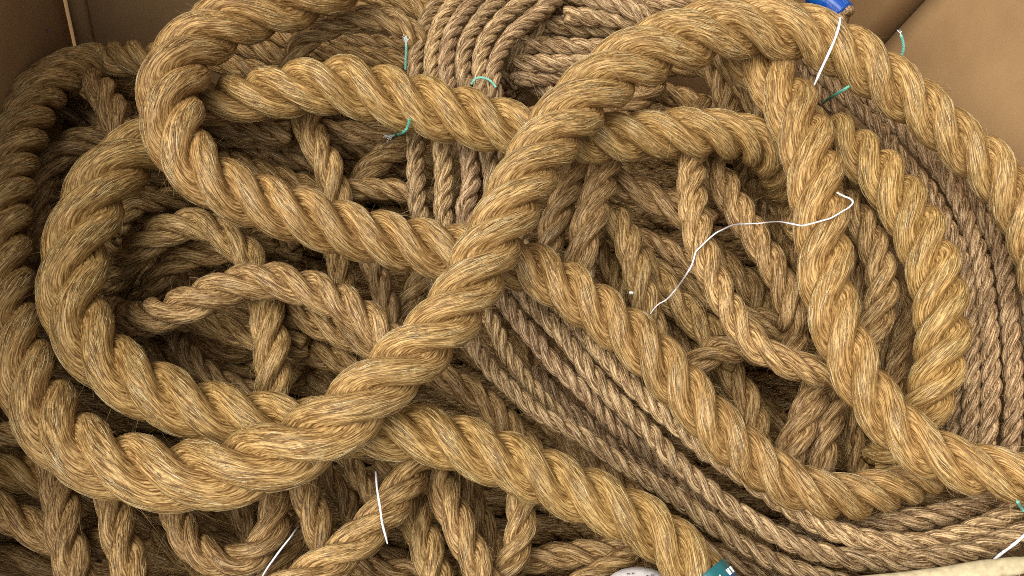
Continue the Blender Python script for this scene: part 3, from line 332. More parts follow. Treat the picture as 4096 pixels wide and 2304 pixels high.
  [-64.2,178.0,-86.0,22.9,-75.0,168.1,-85.0,22.7,-85.6,158.3,-83.5,22.6,-96.6,149.5,-82.3,22.4,-105.8,138.6,-81.7,22.3,-112.7,125.9,-81.4,22.2,-118.0,112.4,-81.2,22.0,-121.2,97.5,-79.7,21.8,-122.6,90.4,-79.6,21.7]),
 ('h3', 'medium', 3, 3.0, 0.4, 'dark rope behind the slanting one left of the upright bundle',
  [-72.6,160.8,-123.0,17.8,-86.4,165.6,-123.8,17.9,-100.4,170.1,-124.7,17.9,-114.7,173.0,-125.8,18.0,-129.3,174.4,-128.1,18.0,-143.4,173.4,-128.7,18.0,-153.7,171.1,-127.8,18.0]),
 ('h4', 'medium', 3, 3.0, 0.7, "lit small rope hugging the top of the hairpin's lower arm",
  [-171.9,106.2,-69.0,17.0,-159.1,107.0,-68.5,17.0,-146.3,107.9,-67.8,16.9,-133.6,109.0,-66.7,16.9,-120.7,109.6,-65.0,16.9,-108.2,111.0,-66.1,16.9,-95.6,111.6,-67.5,17.0,-82.9,110.9,-68.2,17.0,-70.2,108.3,-68.7,17.0,-57.8,104.5,-69.0,16.9]),
 ('w1', 'medium', 3, 3.2, 1.0, 'medium rope dropping just right of the diagonal, nearest to it',
  [65.0,171.3,-81.5,22.1,57.3,148.6,-67.8,21.8,50.6,129.8,-59.6,21.7,44.8,113.4,-55.1,21.6,39.3,98.7,-52.8,21.5,34.0,85.4,-52.7,21.3,29.6,73.2,-54.5,21.1,26.7,61.8,-58.8,20.8,25.4,51.2,-65.3,20.5,24.9,46.1,-69.0,20.4]),
 ('w2', 'medium', 3, 3.1, 1.0, 'medium rope slanting down from the level thick rope, second from the diagonal',
  [78.9,166.4,-68.4,24.7,73.6,143.4,-55.6,24.2,68.8,124.1,-47.6,23.9,64.4,106.9,-42.1,23.7,60.3,91.4,-38.8,23.5,56.1,77.3,-37.4,23.4,52.1,64.7,-38.1,23.2,49.3,53.1,-41.0,22.8,47.2,42.8,-46.8,22.5,45.7,33.7,-55.3,22.3,45.0,29.4,-60.0,22.2]),
 ('w3', 'medium', 3, 3.2, 1.0, "medium rope curling over at the black hollow, then diving behind the hairpin's tail",
  [56.9,80.8,-93.0,20.7,61.4,87.2,-80.0,21.4,70.3,89.6,-68.2,21.8,78.4,77.3,-59.8,22.0,82.5,62.2,-55.1,21.9,84.9,48.2,-53.4,21.7,87.5,35.5,-54.0,21.6,90.3,24.0,-56.8,21.5,93.2,13.5,-61.9,21.6,96.3,3.7,-68.6,21.5,100.6,-8.2,-78.0,21.1]),
 ('wt', 'medium', 3, 3.0, 0.7, 'medium rope along the upper rim of the black hollow',
  [45.9,139.7,-82.1,24.1,58.1,134.6,-82.2,24.1,70.0,127.6,-78.9,23.9,81.8,121.3,-77.0,23.8,93.5,115.5,-76.0,23.7,105.0,109.4,-75.5,23.6,116.2,102.9,-75.3,23.5,127.0,95.9,-75.1,23.4,137.9,89.4,-75.0,23.3,146.1,84.6,-75.0,23.3]),
 ('w4', 'medium', 3, 3.3, 1.0, 'bright medium rope curving down through the right loop under the white thread',
  [142.1,174.5,-54.0,21.4,137.7,153.0,-44.7,21.4,133.0,132.8,-36.2,21.2,128.1,114.2,-29.3,21.1,124.8,96.5,-23.3,20.9,123.1,80.1,-19.1,20.8,122.7,65.0,-16.1,20.7,123.5,50.8,-14.1,20.7,125.3,37.4,-12.7,20.6,127.9,24.8,-11.9,20.4,131.2,12.9,-11.5,20.2,135.2,1.6,-11.4,20.1,139.8,-9.2,-11.4,20.0,144.4,-19.7,-11.7,19.8,150.4,-29.0,-12.2,19.7,158.0,-36.8,-13.2,19.7,167.2,-42.2,-14.8,19.6,177.6,-45.7,-17.3,19.7,188.8,-47.8,-21.0,19.8,200.8,-48.9,-26.5,19.8,213.3,-49.6,-33.2,19.7,219.6,-49.9,-36.6,19.6]),
 ('w5', 'medium', 3, 3.2, 1.0, 'medium rope descending beside the bright one, a step to its right',
  [137.2,167.1,-75.0,23.1,141.2,149.6,-69.3,23.0,145.4,132.8,-63.8,23.0,150.7,117.5,-58.8,23.1,155.7,102.7,-54.6,23.0,159.9,88.2,-51.2,22.7,164.9,74.9,-48.8,22.5,170.2,62.5,-47.2,22.3,175.4,50.4,-46.4,22.1,180.3,38.7,-46.4,22.0,184.8,27.1,-47.0,21.6,188.2,15.4,-48.2,21.2,189.6,3.7,-50.7,20.7,194.0,-0.9,-70.6,20.9,196.7,-8.8,-91.7,20.9]),
 ('w6', 'medium', 3, 3.2, 0.4, 'small rope between the descending ropes and the three-strand thick one',
  [175.5,166.4,-85.0,19.0,181.0,160.4,-100.3,19.3,187.1,155.0,-117.2,19.6,192.5,145.9,-128.1,19.7,201.7,138.6,-139.3,19.9,209.5,126.2,-139.3,19.7,213.2,106.2,-124.6,19.3,212.9,81.7,-101.7,18.6,212.6,60.2,-84.9,18.0,212.8,50.5,-78.0,17.8]),
 ('w6b', 'medium', 3, 3.2, 0.7, 'small rope tucked under the left side of the three-strand thick one',
  [185.0,148.7,-79.6,20.0,194.7,148.1,-102.4,20.4,203.4,142.4,-116.4,20.7,210.3,130.9,-119.8,20.6,213.5,111.9,-108.9,20.2,207.9,78.0,-68.8,19.0]),
 ('w7', 'medium', 3, 3.0, 0.4, 'dim rope crossing below the black hollow',
  [69.8,97.4,-99.0,17.4,82.1,92.6,-99.0,17.4,94.4,87.8,-99.0,17.4,106.6,83.2,-99.0,17.3,117.8,76.4,-99.0,17.3,128.3,68.5,-99.0,17.2,139.5,62.1,-99.0,17.1,147.9,57.4,-99.0,17.1]),
 ('w8', 'medium', 3, 3.0, 0.4, 'dim rope below another one crossing under the white thread',
  [89.2,67.4,-96.1,18.9,101.1,61.9,-96.0,18.8,112.5,55.4,-95.9,18.8,123.7,48.6,-95.8,18.7,134.9,42.1,-95.5,18.6,145.8,35.0,-95.0,18.6,153.7,29.5,-94.5,18.5]),
 ('w9', 'medium', 3, 3.0, 0.7, "broad shaded rope running down right behind the hairpin's tail and white thread end",
  [89.9,60.1,-78.1,24.8,97.8,50.2,-79.4,24.7,105.7,40.1,-80.0,24.6,113.6,30.1,-80.2,24.5,122.1,20.8,-80.1,24.3,130.4,11.4,-79.6,24.2,138.2,1.6,-78.6,24.0,145.5,-8.7,-76.8,23.8,154.4,-21.3,-74.9,23.6]),
 ('w9b', 'medium', 3, 3.0, 0.4, "dark rope in the crack above the hairpin's tail",
  [94.5,48.0,-128.5,21.2,102.9,36.9,-126.0,21.0,111.3,26.3,-124.6,20.9,119.5,16.1,-123.8,20.8,128.0,6.4,-123.4,20.6,137.0,-2.5,-123.1,20.5,143.9,-8.9,-123.0,20.5]),
 ('w12', 'medium', 3, 3.0, 0.4, 'dark rope left of the curled-over rope near the hollow',
  [55.9,100.1,-117.0,17.2,65.0,89.8,-116.8,17.1,72.0,77.5,-116.6,17.0,77.9,64.8,-116.2,16.9,83.2,51.7,-115.5,16.8,86.9,41.9,-114.8,16.7]),
 ('w10', 'medium', 3, 2.8, 1.0, "short bright bend of rope between the hairpin's tail and the bright curving rope",
  [112.3,-35.8,-75.0,19.1,119.9,-31.2,-64.5,19.3,128.0,-26.4,-56.1,19.3,137.5,-22.1,-50.9,19.2,148.8,-21.8,-49.4,19.2,160.9,-22.3,-52.1,19.0,173.6,-22.9,-58.6,18.7,193.3,-18.7,-81.5,18.9]),
 ('w11', 'medium', 3, 3.2, 0.4, "shaded rope falling away behind the hairpin's tail at the dark right hollow",
  [148.2,-7.0,-96.2,21.0,153.6,-18.9,-94.6,20.8,158.5,-30.9,-92.7,20.7,163.2,-42.7,-91.5,20.5,166.7,-54.7,-90.8,20.3,168.4,-67.0,-90.4,20.2,168.3,-79.4,-90.2,20.0,167.2,-91.7,-90.1,19.9,164.5,-106.7,-90.0,19.7]),
 ('w13', 'medium', 3, 3.0, 0.4, 'dark rope behind the two descending ropes in the right loop',
  [150.3,89.8,-117.0,22.6,158.9,79.1,-117.2,22.5,167.6,68.8,-117.5,22.4,177.1,59.6,-117.9,22.3,184.4,48.6,-118.7,22.2,188.1,35.8,-120.3,22.1,190.4,19.3,-122.5,21.9]),
 ('w14', 'medium', 3, 3.0, 0.4, 'dark level rope low in the right loop, upper of a pair',
  [159.3,29.8,-109.5,18.2,171.2,26.8,-107.8,18.2,183.0,24.0,-106.0,18.1,195.1,21.6,-105.8,18.1,207.2,18.8,-107.2,18.1,216.2,16.4,-108.0,18.1]),
 ('w15', 'medium', 3, 3.0, 0.4, 'shaded rope ending under the three-strand one, lower of a pair',
  [163.0,13.5,-90.0,18.8,175.5,10.9,-93.1,18.9,187.6,7.5,-97.6,18.9,198.8,2.1,-102.7,19.0,209.2,-4.3,-102.2,18.9,219.2,-11.1,-101.1,18.8,227.6,-19.9,-99.1,18.7,231.0,-25.3,-95.7,18.5]),
 ('w16', 'medium', 3, 3.0, 1.0, 'short upright rope stub left of the three-strand thick one',
  [206.0,29.4,-60.0,18.3,201.5,17.2,-61.3,18.2,197.8,5.5,-63.4,18.2,195.6,-5.8,-67.0,18.1,191.7,-20.4,-69.6,18.0]),
 ('R3', 'medium', 3, 2.8, 1.0, 'medium rope bowed between the three-strand rope and the half-oval rope',
  [223.5,127.8,-73.9,20.8,227.2,108.8,-57.1,21.6,231.7,92.6,-44.3,22.1,236.4,78.3,-36.1,22.3,240.5,64.7,-31.1,22.3,243.8,51.5,-28.0,22.4,246.0,38.4,-26.4,22.5,247.0,25.5,-25.7,22.3,246.0,12.9,-25.9,22.2,243.3,0.8,-26.9,22.0,239.3,-10.3,-29.1,22.0,234.3,-19.8,-33.1,21.8,228.7,-27.8,-38.7,21.5,222.2,-34.4,-45.5,21.0,217.5,-38.6,-52.2,20.6]),
 ('R4', 'medium', 3, 3.0, 0.7, 'small shaded rope in the slit inside the half-oval rope',
  [258.0,65.2,-69.0,16.6,262.5,52.9,-69.0,16.5,267.1,40.8,-69.0,16.4,272.0,29.2,-69.0,16.3,274.1,16.3,-69.0,16.2,272.9,3.1,-69.0,16.0,268.4,-9.8,-69.0,15.9,263.8,-22.5,-69.0,15.8,260.4,-35.2,-69.0,15.7,258.2,-47.9,-69.0,15.6,258.4,-60.1,-69.0,15.5,260.3,-71.8,-69.0,15.4]),
 ('R5', 'medium', 3, 3.0, 0.4, 'dim rope low behind the bowed medium rope on the right',
  [246.1,77.5,-93.0,18.3,249.5,64.1,-93.0,18.2,252.9,50.9,-93.0,18.1,256.2,37.8,-93.0,18.0,259.4,24.9,-93.0,17.8,262.5,12.2,-93.0,17.7,265.0,-0.6,-93.0,17.6,266.3,-13.6,-93.0,17.5,266.9,-23.3,-93.0,17.4]),
 ('x1', 'medium', 3, 3.0, 0.7, "small rope dropping behind the level thick rope's right half",
  [142.0,243.2,-72.0,20.1,150.8,231.5,-72.0,20.0,158.9,219.3,-71.9,19.9,163.6,204.8,-71.8,19.7,165.5,189.3,-71.7,19.6,166.2,173.7,-71.5,19.4,165.8,158.4,-71.6,19.3,165.7,150.9,-71.9,19.2]),
 ('x2', 'medium', 3, 3.0, 1.0, 'medium rope emerging under the top arc, left of the three-strand one',
  [137.8,235.3,-47.0,20.1,149.2,228.8,-50.2,20.1,159.5,219.9,-51.7,20.1,167.8,208.1,-51.7,19.9,174.7,195.3,-52.0,19.8,180.6,182.3,-52.9,19.7,185.9,169.6,-54.8,19.6,189.8,157.3,-58.5,19.6,193.9,146.8,-65.3,19.6]),
 ('x3', 'medium', 3, 3.0, 0.4, "short rope piece in the nook right of the diagonal's top",
  [116.6,219.2,-81.0,17.6,106.9,206.4,-81.3,17.5,95.4,196.4,-81.8,17.4,82.4,190.4,-82.7,17.3,68.8,187.8,-84.3,17.4]),
 ('x4', 'medium', 3, 3.0, 0.4, 'dark rope in the pocket above the level thick rope',
  [90.9,224.8,-105.0,18.7,105.1,224.8,-105.0,18.7,119.2,223.5,-105.0,18.7,132.8,219.6,-105.0,18.6,146.0,214.7,-105.0,18.6,158.9,208.9,-105.0,18.6,171.9,203.6,-105.0,18.5,188.4,198.0,-105.0,18.5]),
 ('x5', 'medium', 3, 3.0, 0.4, "dim rope just under the top arc at the pocket's upper rim",
  [113.3,241.7,-96.0,18.0,127.3,243.1,-96.0,18.0,141.3,243.6,-96.0,18.0,155.0,241.7,-96.0,18.0,167.9,236.8,-96.0,18.0,182.9,228.1,-96.0,17.9]),
 ('c1', 'thin', 3, 2.9, 0.7, 'topmost dark coil line in the shaded hollow behind the diagonal',
  [13.3,266.0,-71.2,16.5,27.2,266.1,-72.8,16.5,41.1,266.4,-74.6,16.6,55.1,267.0,-76.6,16.6,69.2,267.2,-78.2,16.6,83.2,266.9,-79.2,16.7,97.1,266.2,-79.6,16.7,111.0,265.1,-79.6,16.6,124.7,263.1,-78.7,16.6,131.5,261.9,-78.0,16.6]),
 ('c2', 'thin', 3, 2.9, 0.7, 'second dark coil line down in the shaded hollow behind the diagonal',
  [10.1,246.8,-72.7,15.1,24.0,247.2,-74.3,15.2,37.9,245.9,-73.8,15.1,51.8,244.8,-73.5,15.1,65.6,244.1,-73.4,15.1,79.6,243.9,-73.7,15.1,93.5,243.9,-74.3,15.1,111.0,243.9,-75.0,15.1]),
 ('c3', 'thin', 3, 2.9, 0.7, 'third dark coil line down in the shaded hollow behind the diagonal',
  [3.7,228.4,-71.8,15.0,17.5,225.2,-68.0,14.9,31.3,224.2,-67.1,14.9,45.1,224.3,-67.3,14.9,58.9,224.9,-67.9,14.9,72.9,226.5,-69.1,14.9,86.9,229.2,-70.5,15.0,97.4,231.1,-71.3,15.0]),
 ('c4', 'thin', 3, 2.9, 0.7, 'lit coil line at the foot of the shaded hollow',
  [0.6,213.0,-75.0,14.3,14.2,217.6,-78.2,14.4,28.0,220.0,-79.0,14.4,41.8,221.8,-79.6,14.4,55.6,222.3,-80.1,14.4,72.8,220.7,-80.4,14.4]),
 ('c5', 'thin', 3, 2.9, 0.4, 'small rope bending beside the level thick rope below the shaded hollow',
  [-18.3,222.9,-84.0,14.5,-4.4,228.8,-95.2,14.7,9.7,227.2,-96.7,14.7,23.2,219.2,-92.0,14.6,35.6,208.8,-87.6,14.4,47.3,198.0,-84.0,14.3]),
 ('c6', 'thin', 3, 2.9, 0.7, 'rope hanging at the left rim of the shaded hollow beside the upright bundle',
  [31.3,298.5,-71.8,18.1,24.4,276.2,-64.0,18.1,18.0,259.7,-62.9,18.3,12.0,260.9,-84.3,19.3,7.4,244.0,-83.7,19.1,4.1,233.1,-91.6,19.1,3.0,227.7,-108.0,19.4,2.6,219.2,-108.1,19.3]),
 ('c7', 'thin', 3, 2.9, 1.0, 'fuzzy lit rope crossing the top of the shaded hollow into the arc',
  [35.4,288.7,-55.4,16.4,48.7,284.4,-55.8,16.4,61.8,278.9,-54.7,16.3,75.0,273.5,-53.0,16.3,87.9,268.2,-52.3,16.2,100.0,261.4,-53.1,16.2,110.8,253.1,-55.4,16.1,120.9,244.1,-58.0,16.1,130.6,234.8,-61.0,16.1]),
 ('c8', 'thin', 3, 2.9, 0.4, 'dark coil line at the very top edge of the shaded hollow',
  [3.9,289.9,-81.0,14.9,18.4,292.3,-83.1,15.0,33.0,293.8,-84.6,15.0,47.3,291.2,-83.3,15.0,61.5,288.1,-82.7,14.9,75.9,287.0,-82.7,14.9,90.5,287.7,-83.5,14.9,101.5,288.4,-84.2,15.0]),
 ('c9', 'thin', 3, 2.9, 0.7, "bit of rope at the top edge left of the arc's crown",
  [93.6,285.8,-71.1,14.7,107.1,283.7,-72.6,14.8,121.1,285.1,-73.8,14.8,135.0,289.1,-74.5,14.8,152.4,293.1,-75.0,14.9]),
 ('tp', 'thin', 3, 2.9, 1.0, 'rope end wrapped in blue tape behind the top arc',
  [195.0,268.8,-14.0,17.9,206.4,261.8,-14.0,17.9,217.6,254.7,-14.0,17.8,228.7,247.5,-14.0,17.8,238.0,237.7,-14.0,17.7,245.8,226.3,-14.0,17.6]),
 ('k0', 'thick', 3, 2.1, 1.0, 'dark thick rope in the hollow under the left loop',
  [-368.3,-102.7,-90.0,29.4,-357.8,-99.0,-90.2,29.5,-346.6,-96.5,-90.1,29.5,-334.9,-95.7,-90.2,29.5,-322.9,-96.5,-90.3,29.5,-311.0,-99.0,-90.5,29.5,-299.0,-103.3,-90.3,29.4,-290.1,-106.7,-90.0,29.3]),
 ('k0b', 'medium', 3, 3.0, 1.0, 'small rope poking out at the left edge beneath the loop, upper piece',
  [-351.1,-82.8,-60.0,16.1,-340.8,-79.8,-59.9,16.2,-329.9,-78.1,-59.7,16.2,-318.5,-78.5,-59.5,16.2,-307.3,-80.1,-60.1,16.2]),
 ('k1', 'medium', 3, 3.1, 0.7, 'medium rope sloping in from the left edge at the bottom corner',
  [-355.3,-114.0,-72.3,23.9,-344.8,-119.1,-73.5,23.9,-334.2,-124.3,-74.2,23.8,-323.4,-129.6,-74.6,23.7,-312.7,-135.0,-74.8,23.7,-301.9,-140.3,-74.9,23.6,-290.8,-144.1,-74.9,23.5,-279.6,-146.7,-75.0,23.5,-268.3,-147.8,-75.0,23.5,-259.9,-148.3,-75.0,23.5]),
 ('k2', 'medium', 3, 3.3, 1.0, 'upright medium rope at the bottom left, first from the left edge',
  [-304.0,-72.5,-75.5,24.0,-302.4,-85.1,-73.5,24.1,-296.3,-100.1,-62.3,23.8,-290.2,-113.3,-55.6,23.8,-284.7,-125.6,-51.0,23.7,-280.1,-137.1,-48.3,23.6,-276.1,-148.2,-46.9,23.5,-271.7,-158.7,-46.3,23.6,-267.0,-168.8,-46.4,23.8,-262.9,-178.7,-47.0,23.9,-259.1,-188.6,-48.0,24.0]),
 ('k3', 'medium', 3, 3.3, 1.0, 'upright medium rope at the bottom left, second from the left edge',
  [-269.8,-85.5,-69.0,23.7,-263.6,-98.9,-62.5,23.6,-257.8,-111.8,-56.9,23.5,-252.3,-123.9,-52.6,23.5,-247.6,-135.5,-49.6,23.6,-243.5,-146.7,-47.7,23.6,-238.5,-157.1,-46.8,23.8,-233.5,-167.1,-46.8,23.9,-228.5,-176.7,-47.4,24.0,-224.9,-183.9,-48.0,24.1]),
 ('k4', 'medium', 3, 2.9, 1.0, 'medium rope hanging in a U-shaped loop under the bottom left coil',
  [-228.1,-100.0,-75.0,22.1,-221.9,-112.9,-69.2,22.1,-216.0,-125.3,-64.2,22.1,-210.2,-137.1,-60.3,22.1,-202.7,-147.4,-57.6,22.3,-193.8,-155.7,-55.8,22.3,-183.2,-160.9,-54.8,22.2,-172.2,-162.1,-54.1,22.2,-162.2,-158.6,-53.5,22.2,-154.6,-151.6,-53.1,22.3,-150.4,-141.9,-53.6,22.5,-149.5,-130.5,-56.1,22.4,-152.3,-118.0,-61.0,22.4,-158.4,-101.6,-69.0,22.4]),
 ('k5', 'medium', 3, 3.2, 1.0, 'upright medium rope right of the U-shaped loop',
  [-136.7,-98.8,-51.0,21.4,-133.4,-109.9,-51.0,21.3,-129.7,-120.8,-51.0,21.1,-125.0,-131.2,-51.0,21.0,-120.6,-141.5,-51.0,20.9,-117.0,-152.0,-51.0,20.7,-114.7,-162.5,-51.0,20.6,-112.8,-173.0,-51.0,20.5,-110.9,-183.4,-51.0,20.3]),
 ('k6', 'medium', 3, 3.1, 1.0, 'bright medium rope slanting to the bottom edge with a short white thread on it',
  [-58.9,-67.3,-101.2,25.4,-59.8,-90.2,-62.5,24.8,-62.5,-105.8,-44.9,24.7,-66.7,-117.8,-36.4,24.8,-71.5,-128.5,-30.6,24.8,-77.1,-138.0,-26.6,24.8,-83.5,-146.4,-23.9,24.8,-90.2,-154.2,-22.1,24.9,-97.3,-161.4,-20.8,24.9,-104.8,-167.9,-19.7,25.0,-112.8,-173.7,-18.9,25.1,-121.0,-179.0,-18.4,25.2,-129.4,-184.0,-18.1,25.3,-135.6,-187.7,-18.0,25.4]),
 ('k7', 'medium', 3, 3.3, 1.0, 'medium rope hanging right behind the bright slanting one',
  [-67.9,-86.9,-102.0,25.2,-65.4,-103.7,-85.7,24.4,-63.0,-118.5,-74.4,23.9,-60.1,-132.3,-64.7,23.4,-56.5,-144.4,-59.5,23.1,-52.3,-155.5,-56.7,22.8,-48.8,-166.3,-55.3,22.6,-46.0,-176.9,-54.6,22.5,-43.1,-190.0,-54.0,22.3]),
 ('k8', 'medium', 3, 3.3, 1.0, 'medium rope hanging two to the right of the bright slanting one',
  [-54.5,-86.2,-66.5,23.6,-51.3,-96.4,-70.2,23.6,-47.2,-108.8,-65.4,23.2,-41.4,-121.5,-55.5,22.8,-36.3,-132.9,-50.2,22.5,-31.6,-143.5,-47.3,22.2,-27.1,-153.7,-45.6,22.0,-22.3,-163.4,-44.2,21.9,-17.3,-172.9,-42.6,21.7,-13.1,-182.4,-42.6,21.6,-9.1,-191.4,-44.9,21.5]),
 ('k9', 'medium', 3, 3.1, 1.0, 'medium rope hanging into the black gap and curving left at the bottom',
  [8.2,-105.8,-54.0,19.9,6.9,-117.0,-54.1,19.8,6.0,-128.0,-54.2,19.6,6.0,-138.9,-54.4,19.5,4.3,-149.5,-54.8,19.4,0.6,-159.4,-55.6,19.3,-5.0,-168.1,-57.0,19.2,-11.6,-176.0,-59.1,19.2,-16.7,-181.9,-59.8,19.1]),
 ('k10', 'medium', 3, 3.0, 0.4, 'small rope slanting under the loop into the bright slanting one',
  [-118.0,-75.4,-84.0,15.1,-111.6,-86.4,-84.0,15.0,-104.6,-96.9,-84.0,14.9,-97.1,-106.8,-84.0,14.8,-89.9,-116.8,-84.0,14.7,-84.6,-124.3,-84.0,14.7]),
 ('k14', 'medium', 3, 3.0, 0.4, 'dark rope behind, between the upright and the bright slanting one',
  [-138.4,-78.7,-111.0,16.7,-130.4,-88.9,-111.1,16.6,-122.4,-99.0,-111.3,16.5,-114.4,-108.8,-111.7,16.4,-110.0,-120.2,-112.2,16.3,-109.0,-132.1,-113.3,16.2,-109.8,-146.5,-116.1,16.1]),
 ('k11', 'medium', 3, 3.0, 0.4, 'dark rope behind the hanging ones beside the black gap',
  [-41.1,-78.7,-111.0,18.3,-36.3,-90.3,-111.0,18.2,-31.0,-101.5,-111.0,18.1,-25.3,-112.4,-111.0,18.0,-20.1,-123.3,-111.0,17.9,-15.0,-134.1,-111.0,17.8,-10.0,-144.8,-111.0,17.7,-7.5,-150.1,-111.0,17.6]),
 ('k12', 'medium', 3, 3.0, 0.4, 'shaded rope slanting left behind the white thread at the bottom',
  [-130.5,-124.3,-84.0,19.4,-137.2,-133.3,-84.0,19.3,-143.6,-142.4,-84.0,19.2,-149.2,-151.9,-84.0,19.1,-153.7,-161.9,-84.0,19.0,-156.7,-172.3,-84.0,18.8,-158.9,-182.9,-84.0,18.7]),
 ('k15', 'medium', 3, 3.0, 0.4, 'dark rope low behind the U-shaped loop',
  [-242.7,-135.3,-105.4,17.6,-232.5,-140.4,-107.5,17.6,-222.1,-145.7,-109.1,17.6,-211.8,-151.4,-110.0,17.6,-201.5,-157.5,-110.5,17.5,-190.9,-162.8,-110.8,17.5,-179.6,-166.2,-110.9,17.4,-171.1,-168.4,-111.0,17.4]),
 ('k16', 'medium', 3, 3.0, 0.4, 'dark level rope behind the two upright ropes at bottom left',
  [-315.4,-127.4,-117.0,19.1,-303.3,-127.5,-117.0,19.1,-291.3,-127.4,-117.1,19.1,-279.6,-126.0,-117.2,19.1,-267.9,-124.6,-117.3,19.1,-255.9,-124.7,-117.6,19.1,-243.9,-125.6,-118.0,19.1,-231.7,-127.8,-117.8,19.1,-222.4,-130.1,-117.1,19.0]),
 ('k17', 'medium', 3, 3.0, 0.4, 'dark rope inside the U-shaped loop',
  [-203.9,-102.3,-129.0,18.5,-194.0,-111.0,-129.0,18.4,-185.6,-121.0,-129.0,18.3,-180.1,-132.5,-129.0,18.2,-177.9,-138.4,-129.0,18.1]),
 ('k18', 'medium', 3, 3.0, 0.4, 'dim rope at the bottom edge below the bright slanting one',
  [-102.7,-153.7,-105.9,16.9,-91.5,-157.0,-108.3,17.0,-79.9,-158.0,-109.6,17.0,-68.3,-155.6,-110.3,17.0,-56.5,-156.3,-110.7,17.0,-44.6,-158.0,-111.0,17.0]),
 ('k13', 'medium', 3, 3.0, 0.4, 'dim level rope at the bottom edge below the black gap',
  [-12.3,-163.0,-84.0,18.4,-1.5,-159.4,-84.0,18.5,9.4,-156.2,-84.1,18.5,20.6,-153.9,-84.2,18.5,31.9,-152.3,-84.4,18.6,43.3,-151.1,-84.7,18.6,54.8,-150.5,-85.3,18.6,66.3,-149.4,-86.4,18.6,77.9,-147.7,-88.0,18.7,83.7,-146.8,-88.6,18.7]),
 ('k20', 'medium', 3, 3.0, 0.7, 'short rope rising to the taped rope beside the white paper',
  [40.8,-172.1,-75.0,14.6,50.7,-166.5,-74.8,14.6,60.8,-161.0,-74.4,14.7,70.9,-155.6,-73.9,14.7,80.6,-149.2,-73.8,14.8,90.2,-141.9,-75.0,14.9]),
 ('z1', 'medium', 3, 3.0, 0.4, 'shaded medium rope in the wedge between diagonal and taped rope, left of the thin bundle',
  [-77.7,-9.1,-83.2,21.2,-67.6,-17.1,-83.0,21.1,-57.3,-25.4,-81.1,21.0,-46.5,-32.3,-79.6,20.9,-35.7,-38.5,-78.9,20.8,-25.2,-44.8,-78.5,20.7,-15.5,-52.4,-78.2,20.6,-7.0,-61.1,-78.1,20.5,0.8,-70.3,-78.1,20.4,8.7,-79.4,-78.0,20.3,16.5,-88.3,-78.0,20.2]),
 ('g1', 'medium', 3, 3.2, 1.0, 'medium rope slanting down between hairpin tail and three-strand rope, left of three',
  [222.3,-14.6,-84.4,22.3,211.8,-33.3,-68.0,22.0,202.2,-49.8,-55.1,21.7,194.7,-62.8,-50.0,21.7,188.9,-73.8,-50.3,21.8,183.4,-84.2,-52.0,21.7,179.0,-94.0,-55.8,21.5,174.6,-105.9,-63.0,21.1]),
 ('g2', 'medium', 3, 3.2, 1.0, 'medium rope slanting down beside the three-strand rope, middle of three',
  [229.8,-28.9,-78.0,20.3,222.1,-43.6,-70.6,20.3,214.3,-58.3,-62.3,20.1,208.2,-71.0,-58.8,19.9,203.7,-82.9,-57.7,19.7,201.5,-94.1,-59.1,19.7,200.9,-104.5,-63.4,19.6,202.2,-116.7,-72.0,19.2]),
 ('g3', 'medium', 3, 3.2, 0.4, 'small shaded rope falling right, last of three beside the three-strand rope',
  [227.2,-42.2,-89.7,16.6,229.3,-54.9,-87.0,16.4,231.1,-67.2,-85.5,16.3,232.2,-79.3,-84.7,16.1,232.7,-91.3,-84.3,16.0,233.0,-100.2,-84.0,15.9]),
 ('f1', 'medium', 3, 3.0, 0.1, "deep filler rope added behind the left edge loop's top",  # f ropes: filler layer added under the pile to keep its gaps dark
  [-433.9,219.7,-168.0,32.8,-421.5,227.0,-168.0,33.0,-409.1,234.3,-168.0,33.1,-396.3,241.2,-168.0,33.2,-383.1,247.3,-168.0,33.3,-369.5,252.8,-168.0,33.3,-355.7,258.0,-168.0,33.4,-341.6,262.8,-168.0,33.5,-327.3,266.9,-168.0,33.5,-312.5,269.8,-168.0,33.6,-297.6,272.1,-168.0,33.6,-290.1,273.4,-168.0,33.6]),
 ('f2', 'medium', 3, 3.0, 0.1, 'deep filler rope added between the two left loops',
  [-409.1,160.9,-168.0,32.0,-394.9,163.1,-168.2,32.0,-380.7,165.4,-168.4,32.1,-366.7,168.4,-168.8,32.1,-353.2,172.9,-169.5,32.2,-339.9,178.2,-170.1,32.3,-326.0,182.7,-169.3,32.3,-311.8,186.6,-168.6,32.4,-297.4,189.6,-168.2,32.4,-286.5,191.9,-168.0,32.4]),
 ('f3', 'medium', 3, 3.0, 0.1, "deep filler rope added under the hairpin's left bend",
  [-334.8,155.0,-157.7,29.6,-322.0,155.8,-162.2,29.7,-308.3,155.7,-164.9,29.8,-294.0,154.6,-166.4,29.9,-279.5,152.4,-167.1,29.8,-264.9,149.3,-167.6,29.8,-250.3,145.5,-167.8,29.8,-235.8,141.1,-167.9,29.7,-221.4,136.2,-167.9,29.6,-207.2,130.7,-168.0,29.6,-193.2,124.8,-168.0,29.5,-179.2,118.9,-168.0,29.4,-172.3,116.0,-168.0,29.4]),
 ('f4', 'medium', 3, 3.0, 0.1, 'deep filler rope added under the arch inside the inner left loop',
